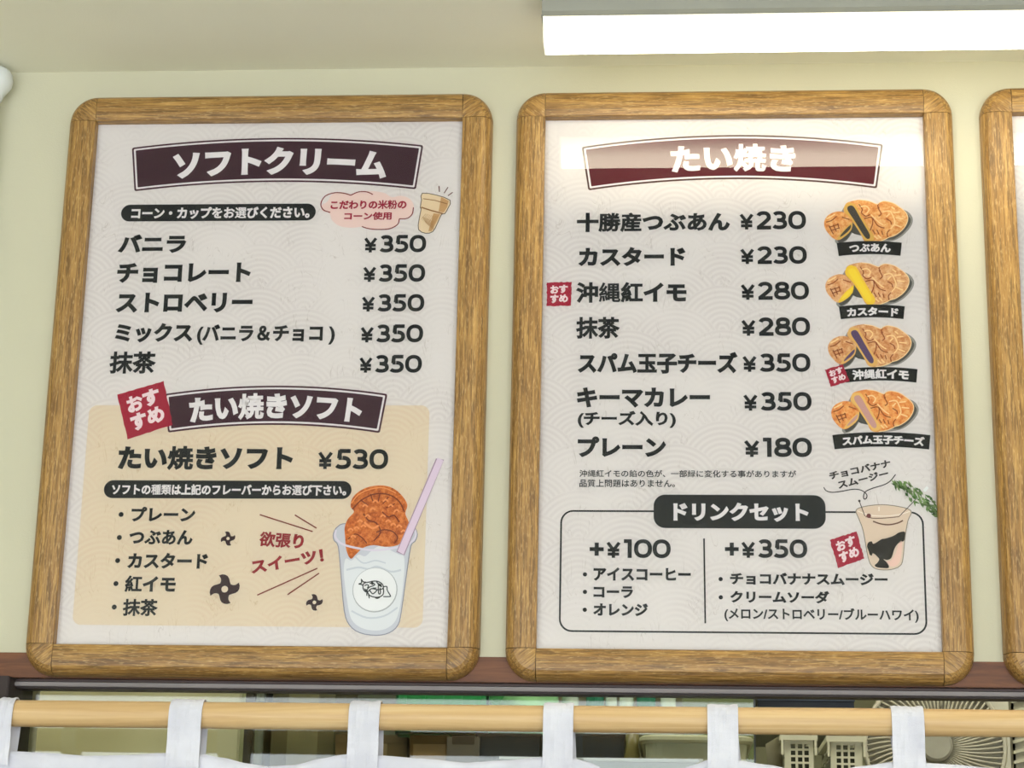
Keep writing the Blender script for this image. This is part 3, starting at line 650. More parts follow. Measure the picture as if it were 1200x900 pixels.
flat('pale_patch', [smooth_pts(pix([(1044, 657), (1050, 648), (1053, 637), (1057, 634), (1056, 652), (1052, 662), (1044, 664), (1038, 658)]), True, 2)], (240, 204, 186), 2, 7)
flat('cream_line', ribbon(smooth_pts(pix([(1023, 611), (1032, 614), (1042, 615), (1052, 613), (1058, 610)]), False), 1.6*MPX)+ribbon(smooth_pts(pix([(1014, 605.5), (1024, 607.5), (1040, 607), (1054, 605.5)]), False), .9*MPX), (110, 78, 62), 2, 7)
flat('cup_glint', ribbon(smooth_pts(pix([(1005, 599), (1018, 603.5), (1036, 605), (1054, 603), (1066, 599.5)]), False), 1.0*MPX)+ribbon(pix([(1030, 594), (1030, 599)]), 1.2*MPX), (248, 236, 220), 2, 8)
flat('thin_straw', ribbon(pix([(1007, 587.5), (1013.5, 605)]), .9*MPX)+ribbon(pix([(1073, 585.5), (1054, 605)]), .8*MPX), (60, 48, 46), 2, 9)
disc('straw_tip', 1007, 587.2, 1.4, (60, 48, 46), 2, 9, n=10); disc('berry', 1018, 604.6, 2.6, (120, 66, 66), 2, 9, n=12)
flat('white_stick', [pix([(1081.5, 574.5), (1086, 569.5), (1088.5, 572), (1084, 577)])], (236, 236, 230), 2, 8)
lv = []
spine = [(1048, 566), (1060, 570), (1070, 577), (1082, 584), (1092, 593), (1099, 602)]
for i in range(110):
    t = i/109*(len(spine)-1.001); k = int(t); f = t-k; x = spine[k][0]*(1-f)+spine[k+1][0]*f; y = spine[k][1]*(1-f)+spine[k+1][1]*f
    wd = 5+12*math.sin(math.pi*min(1, max(0, (i/109)))) ; a = random.uniform(0, 6.28); r = random.uniform(0, wd)*.62
    x += math.cos(a)*r*.8; y += math.sin(a)*r+1.5; b = random.uniform(.3, 1.4); L, Wd = random.uniform(3.0, 5.2), random.uniform(1.0, 1.7)
    x = min(x, 1100-max(0, (585-y))*.1)
    lv.append((random.choice(((86, 122, 60), (62, 96, 46), (110, 144, 78), (132, 158, 96))), pix([(x-math.cos(b)*L, y-math.sin(b)*L), (x+math.sin(b)*Wd, y-math.cos(b)*Wd), (x+math.cos(b)*L, y+math.sin(b)*L), (x-math.sin(b)*Wd, y+math.cos(b)*Wd)])))
for i, c in enumerate(((62, 96, 46), (86, 122, 60), (110, 144, 78), (132, 158, 96))):
    pl = [p for q, p in lv if q == c]
    if pl: flat('leaf_cluster', pl, c, 2, 9+i*1, props={'label': 'green leaves of the garnish'})
stamp(2, [(972.5, 633), (1003.5, 622.8), (1013, 654.5), (982, 666)], 6)

# ---- turn all lettering into flat meshes in one go
BOLDK = 1.9
DENSE = {**{c: .46 for c in '縄選種類餡緑題質'}, **{c: .70 for c in '勝産紅焼張欲粉変問茶抹'}, **{c: .8 for c in '沖記使用米玉あおをぶめ'}}
tmp = []
for i, t in enumerate(texts):
    cu = bpy.data.curves.new('t%d' % i, 'FONT'); cu.body = t['s']; cu.size = 1; cu.resolution_u = 3; cu.offset = 0
    cu.fill_mode = 'FRONT'
    o = bpy.data.objects.new('t%d' % i, cu); C.objects.link(o); tmp.append(o)
dg = bpy.context.evaluated_depsgraph_get(); dg.update()
for o, t in zip(tmp, texts):
    me = bpy.data.meshes.new_from_object(o.evaluated_get(dg)); me.name = 'lettering'
    # thicken the strokes: a ribbon along every outline of the glyphs
    bm = bmesh.new(); bm.from_mesh(me); bmesh.ops.remove_doubles(bm, verts=bm.verts, dist=1e-5)
    nb = {}
    for e in bm.edges:
        if len(e.link_faces) == 1:
            a, b = e.verts; nb.setdefault(a, []).append(b); nb.setdefault(b, []).append(a)
    loops = []; seen = set()
    for v0 in nb:
        if v0 in seen: continue
        lp = [v0]; seen.add(v0); cur = v0
        while True:
            nx = [q for q in nb[cur] if q not in seen]
            if not nx: break
            cur = nx[0]; seen.add(cur); lp.append(cur)
        if len(lp) > 2: loops.append([(q.co.x, q.co.y) for q in lp])
    for lp in loops:
        ci = min(len(t['s'])-1, max(0, int(sum(q[0] for q in lp)/len(lp)))); fk = 1.0
        if t['s'].isascii() is False and '(' not in t['s'] and t['s'][ci] in DENSE: fk = DENSE[t['s'][ci]]
        for q in ribbon(lp, 2*t['bold']*BOLDK*fk, True):
            vs4 = [bm.verts.new((a, b, -1)) for a, b in q]
            ar = sum(q[i][0]*q[(i+1) % 4][1]-q[(i+1) % 4][0]*q[i][1] for i in range(4))
            bm.faces.new(vs4 if ar > 0 else vs4[::-1])
    bm.to_mesh(me); bm.free()
    co = [(v.co.x, v.co.y) for v in me.vertices]
    xa, xb = min(c[0] for c in co), max(c[0] for c in co); ya, yb = min(c[1] for c in co), max(c[1] for c in co)
    og = orgs[t['sign']]; y = lay(t['k'])
    for v, c in zip(me.vertices, co):
        q = t['o']+t['e']*((c[0]-xa)/(xb-xa))+t['u']*((c[1]-ya)/(yb-ya)); x, z = q.x, q.y
        if t['warp']: x, z = t['warp'](x, z)
        v.co = (x-og[0], y-og[1]+(.00003 if v.co.z < -.5 else 0), z-og[2])
    me.materials.clear(); me.materials.append(ink(t['col'])); me.update()
    n = bpy.data.objects.new(t['name'], me); C.objects.link(n); n.parent = posters[t['sign']]
    if t['label']: n['label'] = t['label']
    if 0: print(t['s'], len(me.polygons))
for o in tmp:
    cu = o.data; bpy.data.objects.remove(o); bpy.data.curves.remove(cu)

# ------------------------------------------------------------------ curtain rod and noren
RY = -.060; RR = .0131
ra, rb = at(100, 836.8, RY), at(1150, 847.5, RY)
sl = (rb.z-ra.z)/(rb.x-ra.x); rz = lambda x: ra.z+(x-ra.x)*sl
xa, xb = ra.x-.30, 2.3
org = ((xa+xb)/2, RY, rz((xa+xb)/2))
t = thing('curtain_rod', 'pale round wooden rod running across the whole view below the menus', 'curtain rod', org)
m = MB(); rg = []
for i in range(60):
    x = xa+(xb-xa)*i/59; r = RR*(1+.012*math.sin(x*9)+.01*math.sin(x*23+1))
    rg.append([(x, RY+math.cos(2*math.pi*k/24)*r, rz(x)+math.sin(2*math.pi*k/24)*r) for k in range(24)])
m.rings(rg).put('rod', RODW, t, org, smooth=True)
for bx in (xa+.02, xb-.02):
    m = MB(); m.box(bx-.012, bx+.012, WY-.006, WY, rz(bx)-.05, rz(bx)+.03); m.box(bx-.006, bx+.006, RY-.004, WY-.004, rz(bx)-.022, rz(bx)-.014)
    m.box(bx-.006, bx+.006, RY-.018, RY-.013, rz(bx)-.02, rz(bx)+.006); m.put('bracket', ALUD, t, org, bevel=.001)
tabs = [(-5, 14, 820), (197.5, 236, 820), (408.5, 444.5, 821), (636.5, 671.8, 823), (829, 865, 825), (1045, 1083, 828), (1248, 1286, 830)]
hem = [(-60, 893), (-5, 881), (14, 880), (50, 882), (100, 885.5), (150, 884.5), (197, 882.5), (236, 883.5), (262, 888), (290, 895), (315, 898.5), (345, 896.5), (375, 889), (405, 884), (445, 885), (490, 888.5), (545, 894), (590, 891), (636, 887.5), (672, 888.5), (690, 893), (712, 903), (750, 909), (785, 906), (812, 897), (829, 890.5), (865, 891.5), (900, 896.5), (935, 903), (975, 904), (1010, 898), (1045, 893), (1083, 894.5), (1120, 896.5), (1160, 900), (1200, 903), (1250, 898), (1290, 900)]
org = (at(600, 830, RY).x, RY, rz(at(600, 830, RY).x))
t = thing('shop_curtain', 'white cotton shop curtain hanging from the wooden rod by loops', 'curtain', org)
def hemy(px):
    for (a, ya_), (b, yb_) in zip(hem, hem[1:]):
        if a <= px <= b:
            s = (px-a)/(b-a); s = s*s*(3-2*s)*.5+s*.5; return ya_+(yb_-ya_)*s
    return hem[-1][1]
NX, NZ = 260, 26; vv = []; ff = []
for i in range(NX+1):
    px = -60+1350*i/NX; top = at(px, hemy(px), RY-.012)
    sagk = max(0, hemy(px)-884)/18
    for j in range(NZ+1):
        d = (j/NZ)**1.4*.5
        fold = .006*math.sin(px*.055+.9)*min(1, .25+d*6)+.003*math.sin(px*.13+d*14)*min(1, .2+d*9)
        vv.append((top.x+.002*math.sin(px*.09)*d*8, RY-.0115+fold-.004*sagk, top.z-d))
n1 = len(vv)
for i in range(NX+1):
    for j in range(NZ+1):
        x, y, z = vv[i*(NZ+1)+j]; vv.append((x, y+.0011, z))
for i in range(NX):
    for j in range(NZ):
        a = i*(NZ+1)+j; ff.append((a, a+1, a+NZ+2, a+NZ+1)); ff.append((n1+a, n1+a+NZ+1, n1+a+NZ+2, n1+a+1))
    a = i*(NZ+1); ff.append((a, a+NZ+1, n1+a+NZ+1, n1+a)); a += NZ; ff.append((a, n1+a, n1+a+NZ+1, a+NZ+1))
put('cloth_panel', vv, ff, CLOTH, t, org, True)
def hem_strip(): pass
for a, b, yt in tabs:
    c = (a+b)/2; x0, x1 = at(a, 845, RY-.014).x, at(b, 845, RY-.014).x; zc = rz((x0+x1)/2)
    zf = at(c, min(hemy(c)+16, 912), RY-.015).z
    path = []
    for s in range(8): path.append((RY-RR-.0022-.0006*math.sin(s*1.3), zf+(zc-zf)*s/8))
    for s in range(13):
        an = math.pi-math.pi*s/12; path.append((RY+math.cos(an)*(RR+.0018), zc+math.sin(an)*(RR+.0022)))
    for s in range(1, 8): path.append((RY+RR+.0018-.018*(s/7)**1.5*1.0, zc-(zc-zf-.004)*s/7))
    out = []; n = len(path)
    m = MB(); K = 8
    outer = []; inner = []
    for i, (y, z) in enumerate(path):
        p0, p1 = path[max(0, i-1)], path[min(n-1, i+1)]; dy, dz = p1[0]-p0[0], p1[1]-p0[1]; l = math.hypot(dy, dz); ny, nz = -dz/l, dy/l
        ro, ri = [], []
        for k in range(K+1):
            u = k/K; pinch = .00035*math.sin(i*.9+k)+.0003*math.sin(k*2.1+i*.4)
            skew = (x1-x0)*.035*((z-zc)/.03) if z < zc else 0
            back = .0035*max(0, (i-20)/7) if i > 20 else 0
            x = x0+(x1-x0)*u+back
            ro.append((x, y+ny*(.0003+pinch), z+nz*(.0003+pinch))); ri.append((x, y-ny*.0008, z-nz*.0008))
        m2 = ro+ri[::-1]; outer.append(m2)
    m.rings(outer); m.put('hanging_loop', CLOTH, t, org, smooth=False)

# ------------------------------------------------------------------ the white pipe end at the upper left
cxp = at(-6, 100, .0).x; pr = [(78, .2), (80, 10), (83, 16), (88, 19.6), (95, 20.6), (101, 19.4), (106, 15.8), (112, 11.5), (119, 8.6), (128, 7.4), (160, 7.0)]
org = (cxp, 0, at(-4, 160, 0).z)
t = thing('conduit', 'white plastic conduit with a rounded cap in the upper left corner', 'conduit', (cxp, 0, Z0-.6))
org = (cxp, 0, Z0-.6)
def lathe(prof, cx, cy, n=28):
    return [[(cx+math.cos(2*math.pi*k/n)*r, cy+math.sin(2*math.pi*k/n)*r, z) for k in range(n)] for z, r in prof]
pp = [(at(0, y, 0).z, r/1045) for y, r in pr]
MB().rings(lathe(pp[:9], cxp, .0)).put('cap', WHITEP, t, org, smooth=True)
MB().rings(lathe([(pp[8][0]+.002, .0072), (Z0-.58, .0072)], cxp, .0)).put('pipe', WHITEP, t, org, smooth=True)
MB().box(cxp-.006, cxp+.006, .004, WY, Z0-.32, Z0-.30).put('clip', WHITEP, t, org)

# ------------------------------------------------------------------ kitchen things behind the window
SZ = Z0-.735                   # top of the kitchen shelf
sh = MB().box(XL+.05, 2.9, .20, .95, SZ-.025, SZ).put('kitchen_shelf', wood_plain('shelf_board', [(120, 110, 90), (136, 126, 104), (150, 140, 116)]))
tag(sh, 'wooden shelf board in the kitchen behind the curtain', 'shelf')
def bx(x0p, x1p, ytop, y, depth, zb=None, pyl=850):
    """box on the shelf whose front face fills those pixels"""
    a, b = at(x0p, pyl, y), at(x1p, pyl, y); return a.x, b.x, y, y+depth, (SZ if zb is None else zb), at((x0p+x1p)/2, ytop, y).z
def open_box(x0, x1, y0, y1, z0, z1, wall=.003):
    m = MB(); m.box(x0, x1, y0, y1, z0, z0+wall); m.box(x0, x1, y0, y0+wall, z0, z1); m.box(x0, x1, y1-wall, y1, z0, z1); m.box(x0, x0+wall, y0, y1, z0, z1); m.box(x1-wall, x1, y0, y1, z0, z1); return m
def carton(x0p, x1p, ytop, y, depth, col, label, zb=None, flap=True, name='cardboard_box', cat='box'):
    x0, x1, y0, y1, z0, z1 = bx(x0p, x1p, ytop, y, depth, zb)
    org = ((x0+x1)/2, (y0+y1)/2, z0); t = thing(name, label, cat, org)
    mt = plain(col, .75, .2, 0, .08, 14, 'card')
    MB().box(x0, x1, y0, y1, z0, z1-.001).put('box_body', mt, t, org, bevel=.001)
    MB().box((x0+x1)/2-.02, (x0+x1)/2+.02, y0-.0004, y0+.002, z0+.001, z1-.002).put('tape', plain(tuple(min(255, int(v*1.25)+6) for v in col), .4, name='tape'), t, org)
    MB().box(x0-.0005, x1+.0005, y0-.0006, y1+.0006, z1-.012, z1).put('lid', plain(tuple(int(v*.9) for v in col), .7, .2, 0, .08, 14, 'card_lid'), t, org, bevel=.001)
    return z1
# panel added for the pale reflection in the glass, and posts at the left
x0, x1, y0, y1, z0, z1 = bx(14, 284, 700, .50, .25)
org = ((x0+x1)/2, .62, SZ); t = thing('reflection_panel', 'pale green panel in place of a glass reflection behind the left end of the rod', 'reflection_panel', org)
MB().box(x0, x1, .51, .75, SZ, Z0-.45).put('panel_body', plain((190, 192, 150), .5, name='panel_body_paint'), t, org, bevel=.002)
fp = N('painted_reflection'); setp(fp, None, .35, .5); fp.l(fp.ramp(fp.noise(fp.coord((1, 1, .6)), 5, 3), [(.3, lin((178, 172, 138))), (.55, lin((200, 196, 158))), (.75, lin((218, 216, 182)))]), fp.b.inputs['Base Color'])  # pale tones of the reflection are put into this colour
MB().box(x0+.004, x1-.004, .504, .511, SZ+.004, Z0-.46).put('panel_front', fp.m, t, org, bevel=.002)
a = at(286, 850, .47).x; b = at(297, 850, .47).x
tag(MB().box(a, b, .47, .49, SZ, CZ-.0).put('steel_post', plain((70, 66, 52), .4, .5, .3, name='dark_post'), bevel=.002), 'dark metal post beside the pale green reflection panel', 'post')
p0 = at(304.5, 850, .45).x
tag(MB().tube([(p0, .45, SZ), (p0, .45, CZ)], .0058, 16).put('steel_pipe', plain((150, 166, 162), .25, .5, .6, name='steel_pipe'), smooth=True), 'thin upright bluish steel pipe behind the rod', 'pipe')
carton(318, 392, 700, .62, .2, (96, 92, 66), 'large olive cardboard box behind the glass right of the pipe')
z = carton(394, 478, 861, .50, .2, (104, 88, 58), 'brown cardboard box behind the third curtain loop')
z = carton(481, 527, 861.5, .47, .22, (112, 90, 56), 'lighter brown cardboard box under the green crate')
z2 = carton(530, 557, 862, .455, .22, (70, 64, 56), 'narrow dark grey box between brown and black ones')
# green crate resting on the two boxes
GREEN = plain((40, 158, 84), .35, .5, 0, .05, 20, 'green_plastic'); GREENL = plain((150, 214, 150), .35, .5, 0, .08, 30, 'pale_green_plastic')
x0, x1, y0, y1, z0, z1 = bx(463, 572, 780, .46, .2, z+.0005)
org = ((x0+x1)/2, (y0+y1)/2, z0); t = thing('green_crate', 'bright green plastic crate above the rod between second and third menu gap', 'crate', org)
t['label'] = 'bright green plastic crate stacked on brown boxes behind the rod'
open_box(x0, x1, y0, y1, z0, z1).put('crate_body', GREEN, t, org)
MB().box(x0-.004, x1+.004, y0-.004, y0+.001, z1-.012, z1).put('crate_rim', GREEN, t, org, bevel=.001)
for k in range(5):
    xx = x0+(x1-x0)*(k+.5)/5; MB().box(xx-.002, xx+.002, y0-.003, y0, z0+.004, z1-.014).put('rib', GREEN, t, org)
# black trays
def black(x0p, x1p, ytop, y, label, depth=.2, zb=None):
    x0, x1, y0, y1, z0, z1 = bx(x0p, x1p, ytop, y, depth, zb); org = ((x0+x1)/2, (y0+y1)/2, z0)
    t = thing('black_container', label, 'container', org, None); mt = plain((30, 30, 30), .35, .5, 0, .05, 20, 'black_plastic')
    m = MB(); m.rings([[(x0+k, y0+k, z), (x1-k, y0+k, z), (x1-k, y1-k, z), (x0+k, y1-k, z)] for k, z in ((.006, z0), (.001, z1))]); m.put('container_body', mt, t, org)
    MB().box(x0-.002, x1+.002, y0-.002, y1+.002, z1-.0005, z1+.003).put('lid', plain((46, 46, 46), .3, .5, 0, .05, 20, 'black_lid'), t, org, bevel=.001)
    MB().box(x0, x1, y0-.0015, y0+.004, z1-.030, z1-.027).put('seam_line', plain((90, 92, 90), .3, name='grey_seam'), t, org)
    return z1+.003
zb1 = black(559, 634, 862.5, .46, 'wide black container under the pale green bag behind the fourth loop')
zb2 = black(673, 733, 863, .50, 'black container with glass jars on it, right of the fourth loop')
# pale green bag on the black container
x0, x1 = at(572, 850, .47).x, at(652, 850, .47).x; org = ((x0+x1)/2, .52, zb1)
t = thing('green_bag', 'pale green plastic bag with darker green leaf print above the rod', 'bag', org)
m = MB(); rg = []
for i in range(9):
    a = i/8; rg.append([((x0+x1)/2+(x1-x0)/2*math.cos(2*math.pi*k/28)*(1-.12*a*a+.02*math.sin(k*1.7+i)), .53+.055*math.sin(2*math.pi*k/28)*(1-.3*a), zb1+.0002+.12*a) for k in range(28)])
m.rings(rg).put('bag_body', GREENL, t, org, smooth=True)
q = at(581, 822, .475); pts = [(q.x+dx, .4735, q.z+dz) for dx, dz in ((-.012, .03), (-.0105, .006), (-.005, -.0035), (0, -.006), (.005, -.003), (.0105, .006), (.012, .03))]
MB().rings([pts, [(x, y-.0012, z) for x, y, z in pts]]).put('leaf_print', plain((64, 160, 84), .4, name='leaf_green'), t, org)
# glass jars on the black container: a row above the rod
JG = plain((206, 220, 210), .12, .6, 0, .05, 30, 'cloudy_glass'); JL = plain((34, 120, 92), .4, .5, 0, .04, 20, 'teal_plastic')
slab = MB(); x0, x1 = at(640, 850, .52).x, at(792, 850, .52).x
s_ = slab.box(x0, x1, .50, .70, zb2, zb2+.006).put('glass_shelf', plain((196, 204, 190), .2, .5, name='pale_shelf'), bevel=.001); tag(s_, 'thin pale shelf slab lying on the black container', 'shelf')
for i, (pa, w_) in enumerate(((668, 20), (697, 21), (716, 14), (734, 17), (757, 22), (783, 18))):
    q = at(pa, 850, .55).x; r = w_/2/930
    org = (q, .55, zb2+.006)
    lab = ['white frosted jar nearest the fourth loop, above the rod', 'cloudy glass jar with teal base, second of the row above the rod', 'slim cloudy jar in the middle left of the jar row', 'cloudy glass jar in the middle right of the jar row', 'wide teal-banded jar, fifth of the row above the rod', 'last jar of the row, left of the fifth curtain loop'][i]
    t = thing('glass_jar', lab, 'jar', org, 'glass jars in a row above the rod')
    MB().rings(lathe([(org[2]+.0002, r*.93), (org[2]+.012, r), (org[2]+.075, r), (org[2]+.088, r*.8)], q, .55, 20)).put('jar_body', JG, t, org, smooth=True)
    MB().rings(lathe([(org[2]+.087, r*.85), (org[2]+.10, r*.85)], q, .55, 20)).put('lid', JL, t, org, smooth=False)
    MB().rings(lathe([(org[2]+.026, r*1.02), (org[2]+.034+.014*(i in (4, 1)), r*1.02)], q, .55, 20)).put('band', JL, t, org)
# olive bottle neck
q = at(741, 870, .48).x; org = (q, .48, SZ); t = thing('olive_bottle', 'olive brown bottle between the black container and the grey tub', 'bottle', org)
MB().rings(lathe([(SZ+.0002, .011), (SZ+.02, .012), (at(741, 893, .48).z, .011), (at(741, 875, .48).z, .0075), (at(741, 858, .48).z, .0085)], q, .48, 20)).put('bottle_body', plain((112, 104, 62), .3, name='olive_plastic'), t, org, smooth=True)
MB().rings(lathe([(at(741, 858, .48).z, .009), (at(741, 852, .48).z, .009)], q, .48, 20)).put('cap', plain((90, 84, 52), .4, name='olive_cap'), t, org)
# grey tub with rim
x0, x1, y0, y1, z0, z1 = bx(752, 888, 862.5, .42, .2)
x1 = at(880, 850, .42).x; org = ((x0+x1)/2, .52, SZ); TUB = plain((196, 196, 170), .45, .4, 0, .04, 12, 'grey_green_plastic')
t = thing('storage_tub', 'grey green plastic tub with a thick rolled rim behind the fifth loop', 'tub', org)
def rr3(x0, x1, y0, y1, z, r=.02): return [(a, b, z) for a, b in rrect(x0, x1, y0, y1, r, 5)]
MB().rings([rr3(x0+.010, x1-.010, y0+.010, y1-.010, SZ+.0002), rr3(x0+.004, x1-.004, y0+.004, y1-.004, z1-.006)]).put('tub_body', TUB, t, org)
MB().rings([rr3(x0, x1, y0, y1, z1-.008), rr3(x0-.003, x1+.003, y0-.003, y1+.003, z1-.005), rr3(x0-.003, x1+.003, y0-.003, y1+.003, z1-.001), rr3(x0, x1, y0, y1, z1+.001)]).put('rim', plain((196, 196, 168), .35, .5, 0, .03, 12, 'tub_rim'), t, org)
# white tray in front
x0, x1, y0, y1, z0, z1 = bx(676, 816, 889, .26, .12)
org = ((x0+x1)/2, (y0+y1)/2, SZ); t = thing('white_tray', 'white plastic tray just behind the glass, peeking over the curtain dip', 'tray', org)
open_box(x0, x1, y0, y1, SZ+.0002, z1).put('tray_body', plain((206, 210, 212), .3, .5, 0, .03, 12, 'white_tray'), t, org)
MB().box(x0-.003, x1+.003, y0-.004, y0+.001, z1-.004, z1).put('rim', WHITEP, t, org, bevel=.001)
x0, x1, y0, y1, z0, z1 = bx(588, 634, 887, .30, .1)
org = ((x0+x1)/2, (y0+y1)/2, SZ); t = thing('white_tray', 'small pale tray left of the fourth loop, under the black container lid', 'tray', org)
open_box(x0, x1, y0, y1, SZ+.0002, z1).put('tray_body', plain((190, 196, 198), .3, .5, 0, .03, 12, 'pale_tray'), t, org)
MB().box(x0-.002, x1+.002, y0-.003, y0+.001, z1-.003, z1).put('rim', WHITEP, t, org)
# two white baskets with square holes
BK = plain((214, 212, 186), .4, .5, 0, .02, 10, 'ivory_plastic')
def basket(xp0, xp1, ytop, y, label, hx0, hx1, rowsy, side=None):
    a, b = at(xp0, 870, y), at(xp1, 870, y); x0, x1 = a.x, b.x; zt = at((xp0+xp1)/2, ytop, y).z; org = ((x0+x1)/2, y+.07, SZ)
    t = thing('plastic_basket', label, 'basket', org, 'ivory baskets on the kitchen shelf')
    # front wall as a lattice with square holes
    xs_ = [x0]; hx = [at(v, 870, y).x for v in hx0]; w_ = (at(hx1, 870, y).x-at(0, 870, y).x)
    for v in hx: xs_ += [v-w_/2, v+w_/2]
    xs_.append(x1)
    zs = [zt]; hz = w_
    z = at(0, rowsy, y).z + 0; zz = at((xp0+xp1)/2, rowsy, y).z; pitch = at((xp0+xp1)/2, rowsy, y).z-at((xp0+xp1)/2, rowsy+7.7, y).z
    while zz-hz/2 > SZ+.01: zs += [zz+hz/2, zz-hz/2]; zz -= pitch
    zs.append(SZ+.0002)
    m = MB()
    for i in range(len(xs_)-1):
        for j in range(len(zs)-1):
            if i % 2 == 1 and j % 2 == 1: continue
            m.box(xs_[i], xs_[i+1], y, y+.0022, zs[j+1], zs[j])
    m.put('front_grid', BK, t, org)
    m = MB()
    for xw in (x0, x1-.002):
        for j in range(9):
            z1_ = zt-(zt-SZ)*j/9; m.box(xw, xw+.002, y+.002, y+.14, z1_-(zt-SZ)/9*.62, z1_)
        for k in range(5): m.box(xw, xw+.002, y+.002+k*.034, y+.008+k*.034, SZ+.001, zt)
    m.put('side_wall', BK, t, org)
    m = MB(); m.box(x0, x1, y+.138, y+.14, SZ+.001, zt); m.put('back_wall', BK, t, org)
    m = MB(); m.box(x0, x1, y, y+.14, SZ+.0002, SZ+.002); m.put('base', BK, t, org)
    MB().box(x0+.004, x1-.004, y+.008, y+.13, SZ+.0025, zt-.012).put('shade_block', plain((96, 98, 80), .8, name='painted_shade'), t, org)  # dark block added so that the basket holes look shaded
    m = MB(); m.box(x0-.005, x1+.005, y-.005, y+.001, zt-.006, zt+.001); m.box(x0-.005, x0, y, y+.145, zt-.006, zt+.001); m.box(x1, x1+.005, y, y+.145, zt-.006, zt+.001); m.box(x0-.005, x1+.005, y+.14, y+.145, zt-.006, zt+.001)
    m.put('rim', BK, t, org)
    for xx in (x0-.004, x1+.001):
        m = MB(); m.box(xx, xx+.003, y-.0055, y-.001, zt-.024, zt-.004); m.put('handle_rib', BK, t, org, bevel=.0006)
basket(919, 953, 862, .45, 'ivory plastic basket with square holes, left of two behind the glass edge', (929.3, 937.5, 945), 5.0, 874.5)
basket(973, 1010, 864, .45, 'ivory plastic basket with square holes, right of two', (982.7, 990.7, 998.5), 5.0, 876)
# lid leaning at the left of the baskets
a = [at(897, 872, .46), at(916, 861, .48), at(918, 905, .50), at(901, 905, .48)]
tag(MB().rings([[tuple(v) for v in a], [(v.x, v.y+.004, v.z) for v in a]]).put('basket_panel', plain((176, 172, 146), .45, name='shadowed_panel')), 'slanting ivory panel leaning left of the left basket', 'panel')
# navy box above the baskets
x0, x1 = at(888, 826, .95).x, at(1001, 826, .95).x; z0 = at(940, 831, .95).z
s2 = MB().box(at(860, 850, .9).x, at(1020, 850, .9).x, .93, 1.3, z0-.016, z0).put('upper_shelf', plain((150, 150, 128), .5, name='upper_shelf')); tag(s2, 'short upper kitchen shelf behind the rod above the baskets', 'shelf')
MB().box(at(870, 850, .9).x, at(872, 850, .9).x, 1.28, 2.5, z0-.03, z0-.001).put('shelf_arm', ALUD, s2)
org = ((x0+x1)/2, 1.05, z0); t = thing('navy_box', 'dark navy blue box above the two baskets, just over the rod', 'box', org)
MB().box(x0, x1, .95, 1.2, z0+.0003, z0+.10).put('box_body', plain((30, 40, 60), .4, name='navy_card'), t, org, bevel=.002)
MB().box(x0-.001, x1+.001, .948, 1.202, z0+.012, z0+.016).put('band', plain((70, 84, 110), .4, name='navy_band'), t, org)
# beige upright panels
def slab_thing(p0, p1, y, col, label, zt=None, name='board', cat='board'):
    x0, x1 = at(p0, 850, y).x, at(p1, 850, y).x
    o = MB().box(x0, x1, y, y+.012, SZ+.0002, zt or Z0-.42).put(name, plain(col, .6, .3, 0, .03, 10, 'board_paint'), bevel=.001); return tag(o, label, cat)
slab_thing(1028, 1044, .60, (206, 204, 176), 'narrow pale board standing between the baskets and the fan')
slab_thing(1158, 1183, .70, (202, 200, 182), 'pale board standing right of the round fan')
slab_thing(800, 884, .88, (120, 132, 92), 'dark green board behind the tub, seen above the rod')
slab_thing(315, 470, .90, (104, 112, 92), 'grey green board behind the cardboard boxes')
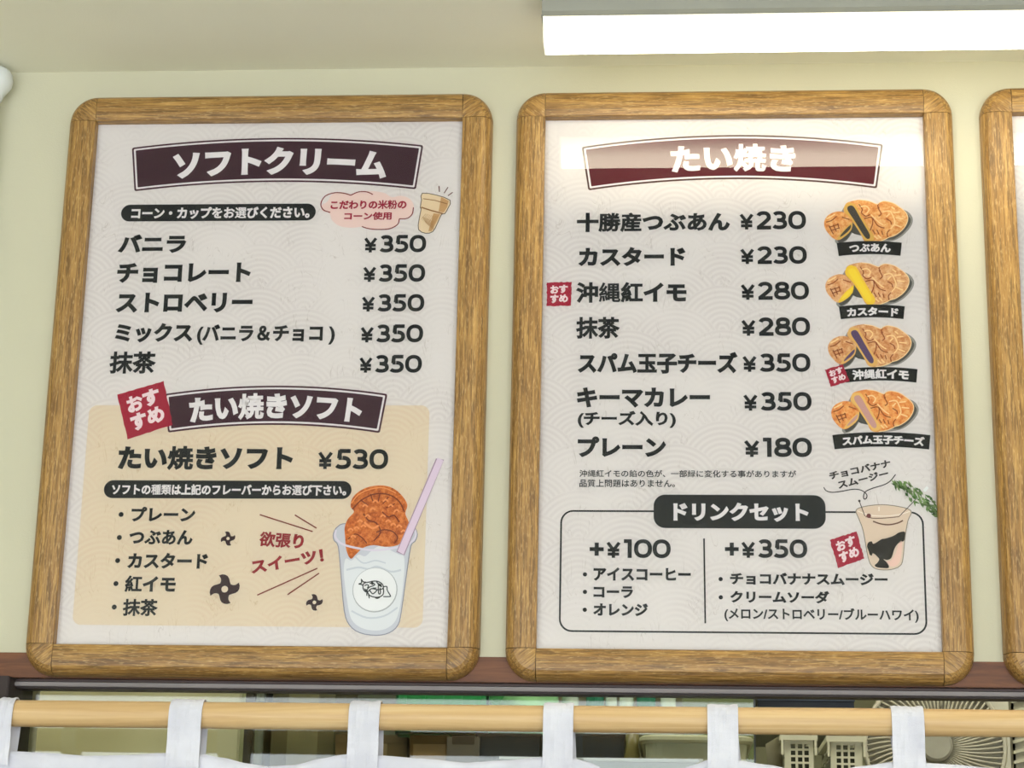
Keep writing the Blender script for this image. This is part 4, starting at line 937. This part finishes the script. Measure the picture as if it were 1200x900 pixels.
# round fan with radial ribs
fy = .55; fc = at(1098, 872, fy); FR = 80/920; org = (fc.x, fy+.03, SZ)
FM = plain((196, 192, 172), .4, .5, 0, .02, 10, 'grey_beige_plastic')
t = thing('desk_fan', 'round beige fan cover with radial ribs behind the last curtain loop', 'fan', org)
m = MB(); rg = []
for r, y in ((.0001, fy+.03), (FR*.9, fy+.03), (FR, fy+.022), (FR, fy+.055), (.0001, fy+.06)):
    rg.append([(fc.x+r*math.cos(2*math.pi*k/64), y, fc.z+r*math.sin(2*math.pi*k/64)) for k in range(64)])
m.rings(rg).put('back_shell', plain((166, 162, 144), .5, name='fan_shell'), t, org, smooth=True)
m = MB(); rg = []
for r, y in ((.0001, fy+.004), (16/920, fy+.004), (19/920, fy+.007), (20/920, fy+.028)):
    rg.append([(fc.x+r*math.cos(2*math.pi*k/40), y, fc.z+r*math.sin(2*math.pi*k/40)) for k in range(40)])
m.rings(rg).put('hub', plain((158, 156, 140), .5, name='fan_hub'), t, org)
for k in range(72):
    a = 2*math.pi*k/72; pts = []
    for s in range(7):
        rr = (20+(78-20)*s/6)/920; aa = a+.18*s/6; pts.append((fc.x+rr*math.cos(aa), fy+.020-.006*math.sin(math.pi*s/6), fc.z+rr*math.sin(aa)))
    MB().tube(pts, .0014, 5).put('rib', plain((182, 178, 158), .5, name='fan_rib'), t, org, smooth=True)
rg = [[(fc.x+math.cos(2*math.pi*k/64)*(FR+dr), fy+.02+dy, fc.z+math.sin(2*math.pi*k/64)*(FR+dr)) for k in range(64)] for dr, dy in ((-.003, 0), (0, -.003), (.003, 0), (0, .003), (-.003, 0))]
MB().rings(rg, True, False).put('ring', FM, t, org, smooth=True)
MB().box(fc.x-.012, fc.x+.012, fy+.025, fy+.05, SZ+.006, fc.z-FR+.01).put('stem', FM, t, org, bevel=.002) if fc.z-FR+.01 > SZ+.01 else None
MB().box(fc.x-.06, fc.x+.06, fy, fy+.10, SZ+.0002, SZ+.008).put('base', FM, t, org, bevel=.002)
# ribbed crate at the right edge
x0, x1 = at(1186, 850, .76).x, at(1300, 850, .76).x; org = ((x0+x1)/2, .83, SZ); zt = Z0-.50
t = thing('ribbed_crate', 'ivory crate with slanting ribs cut off by the right edge', 'crate', org)
open_box(x0, x1, .76, .92, SZ+.0002, zt).put('crate_body', plain((188, 184, 164), .5, name='crate_plastic'), t, org)
for k in range(16):
    z = SZ+.012+k*.0135
    m = MB(); m.rings([[(x0-.001, .758, z), (x0-.001, .752, z), (x0-.001, .752, z+.004), (x0-.001, .758, z+.004)], [(x0+.09, .758, z+.022), (x0+.09, .752, z+.022), (x0+.09, .752, z+.026), (x0+.09, .758, z+.026)]]); m.put('rib', BK, t, org)
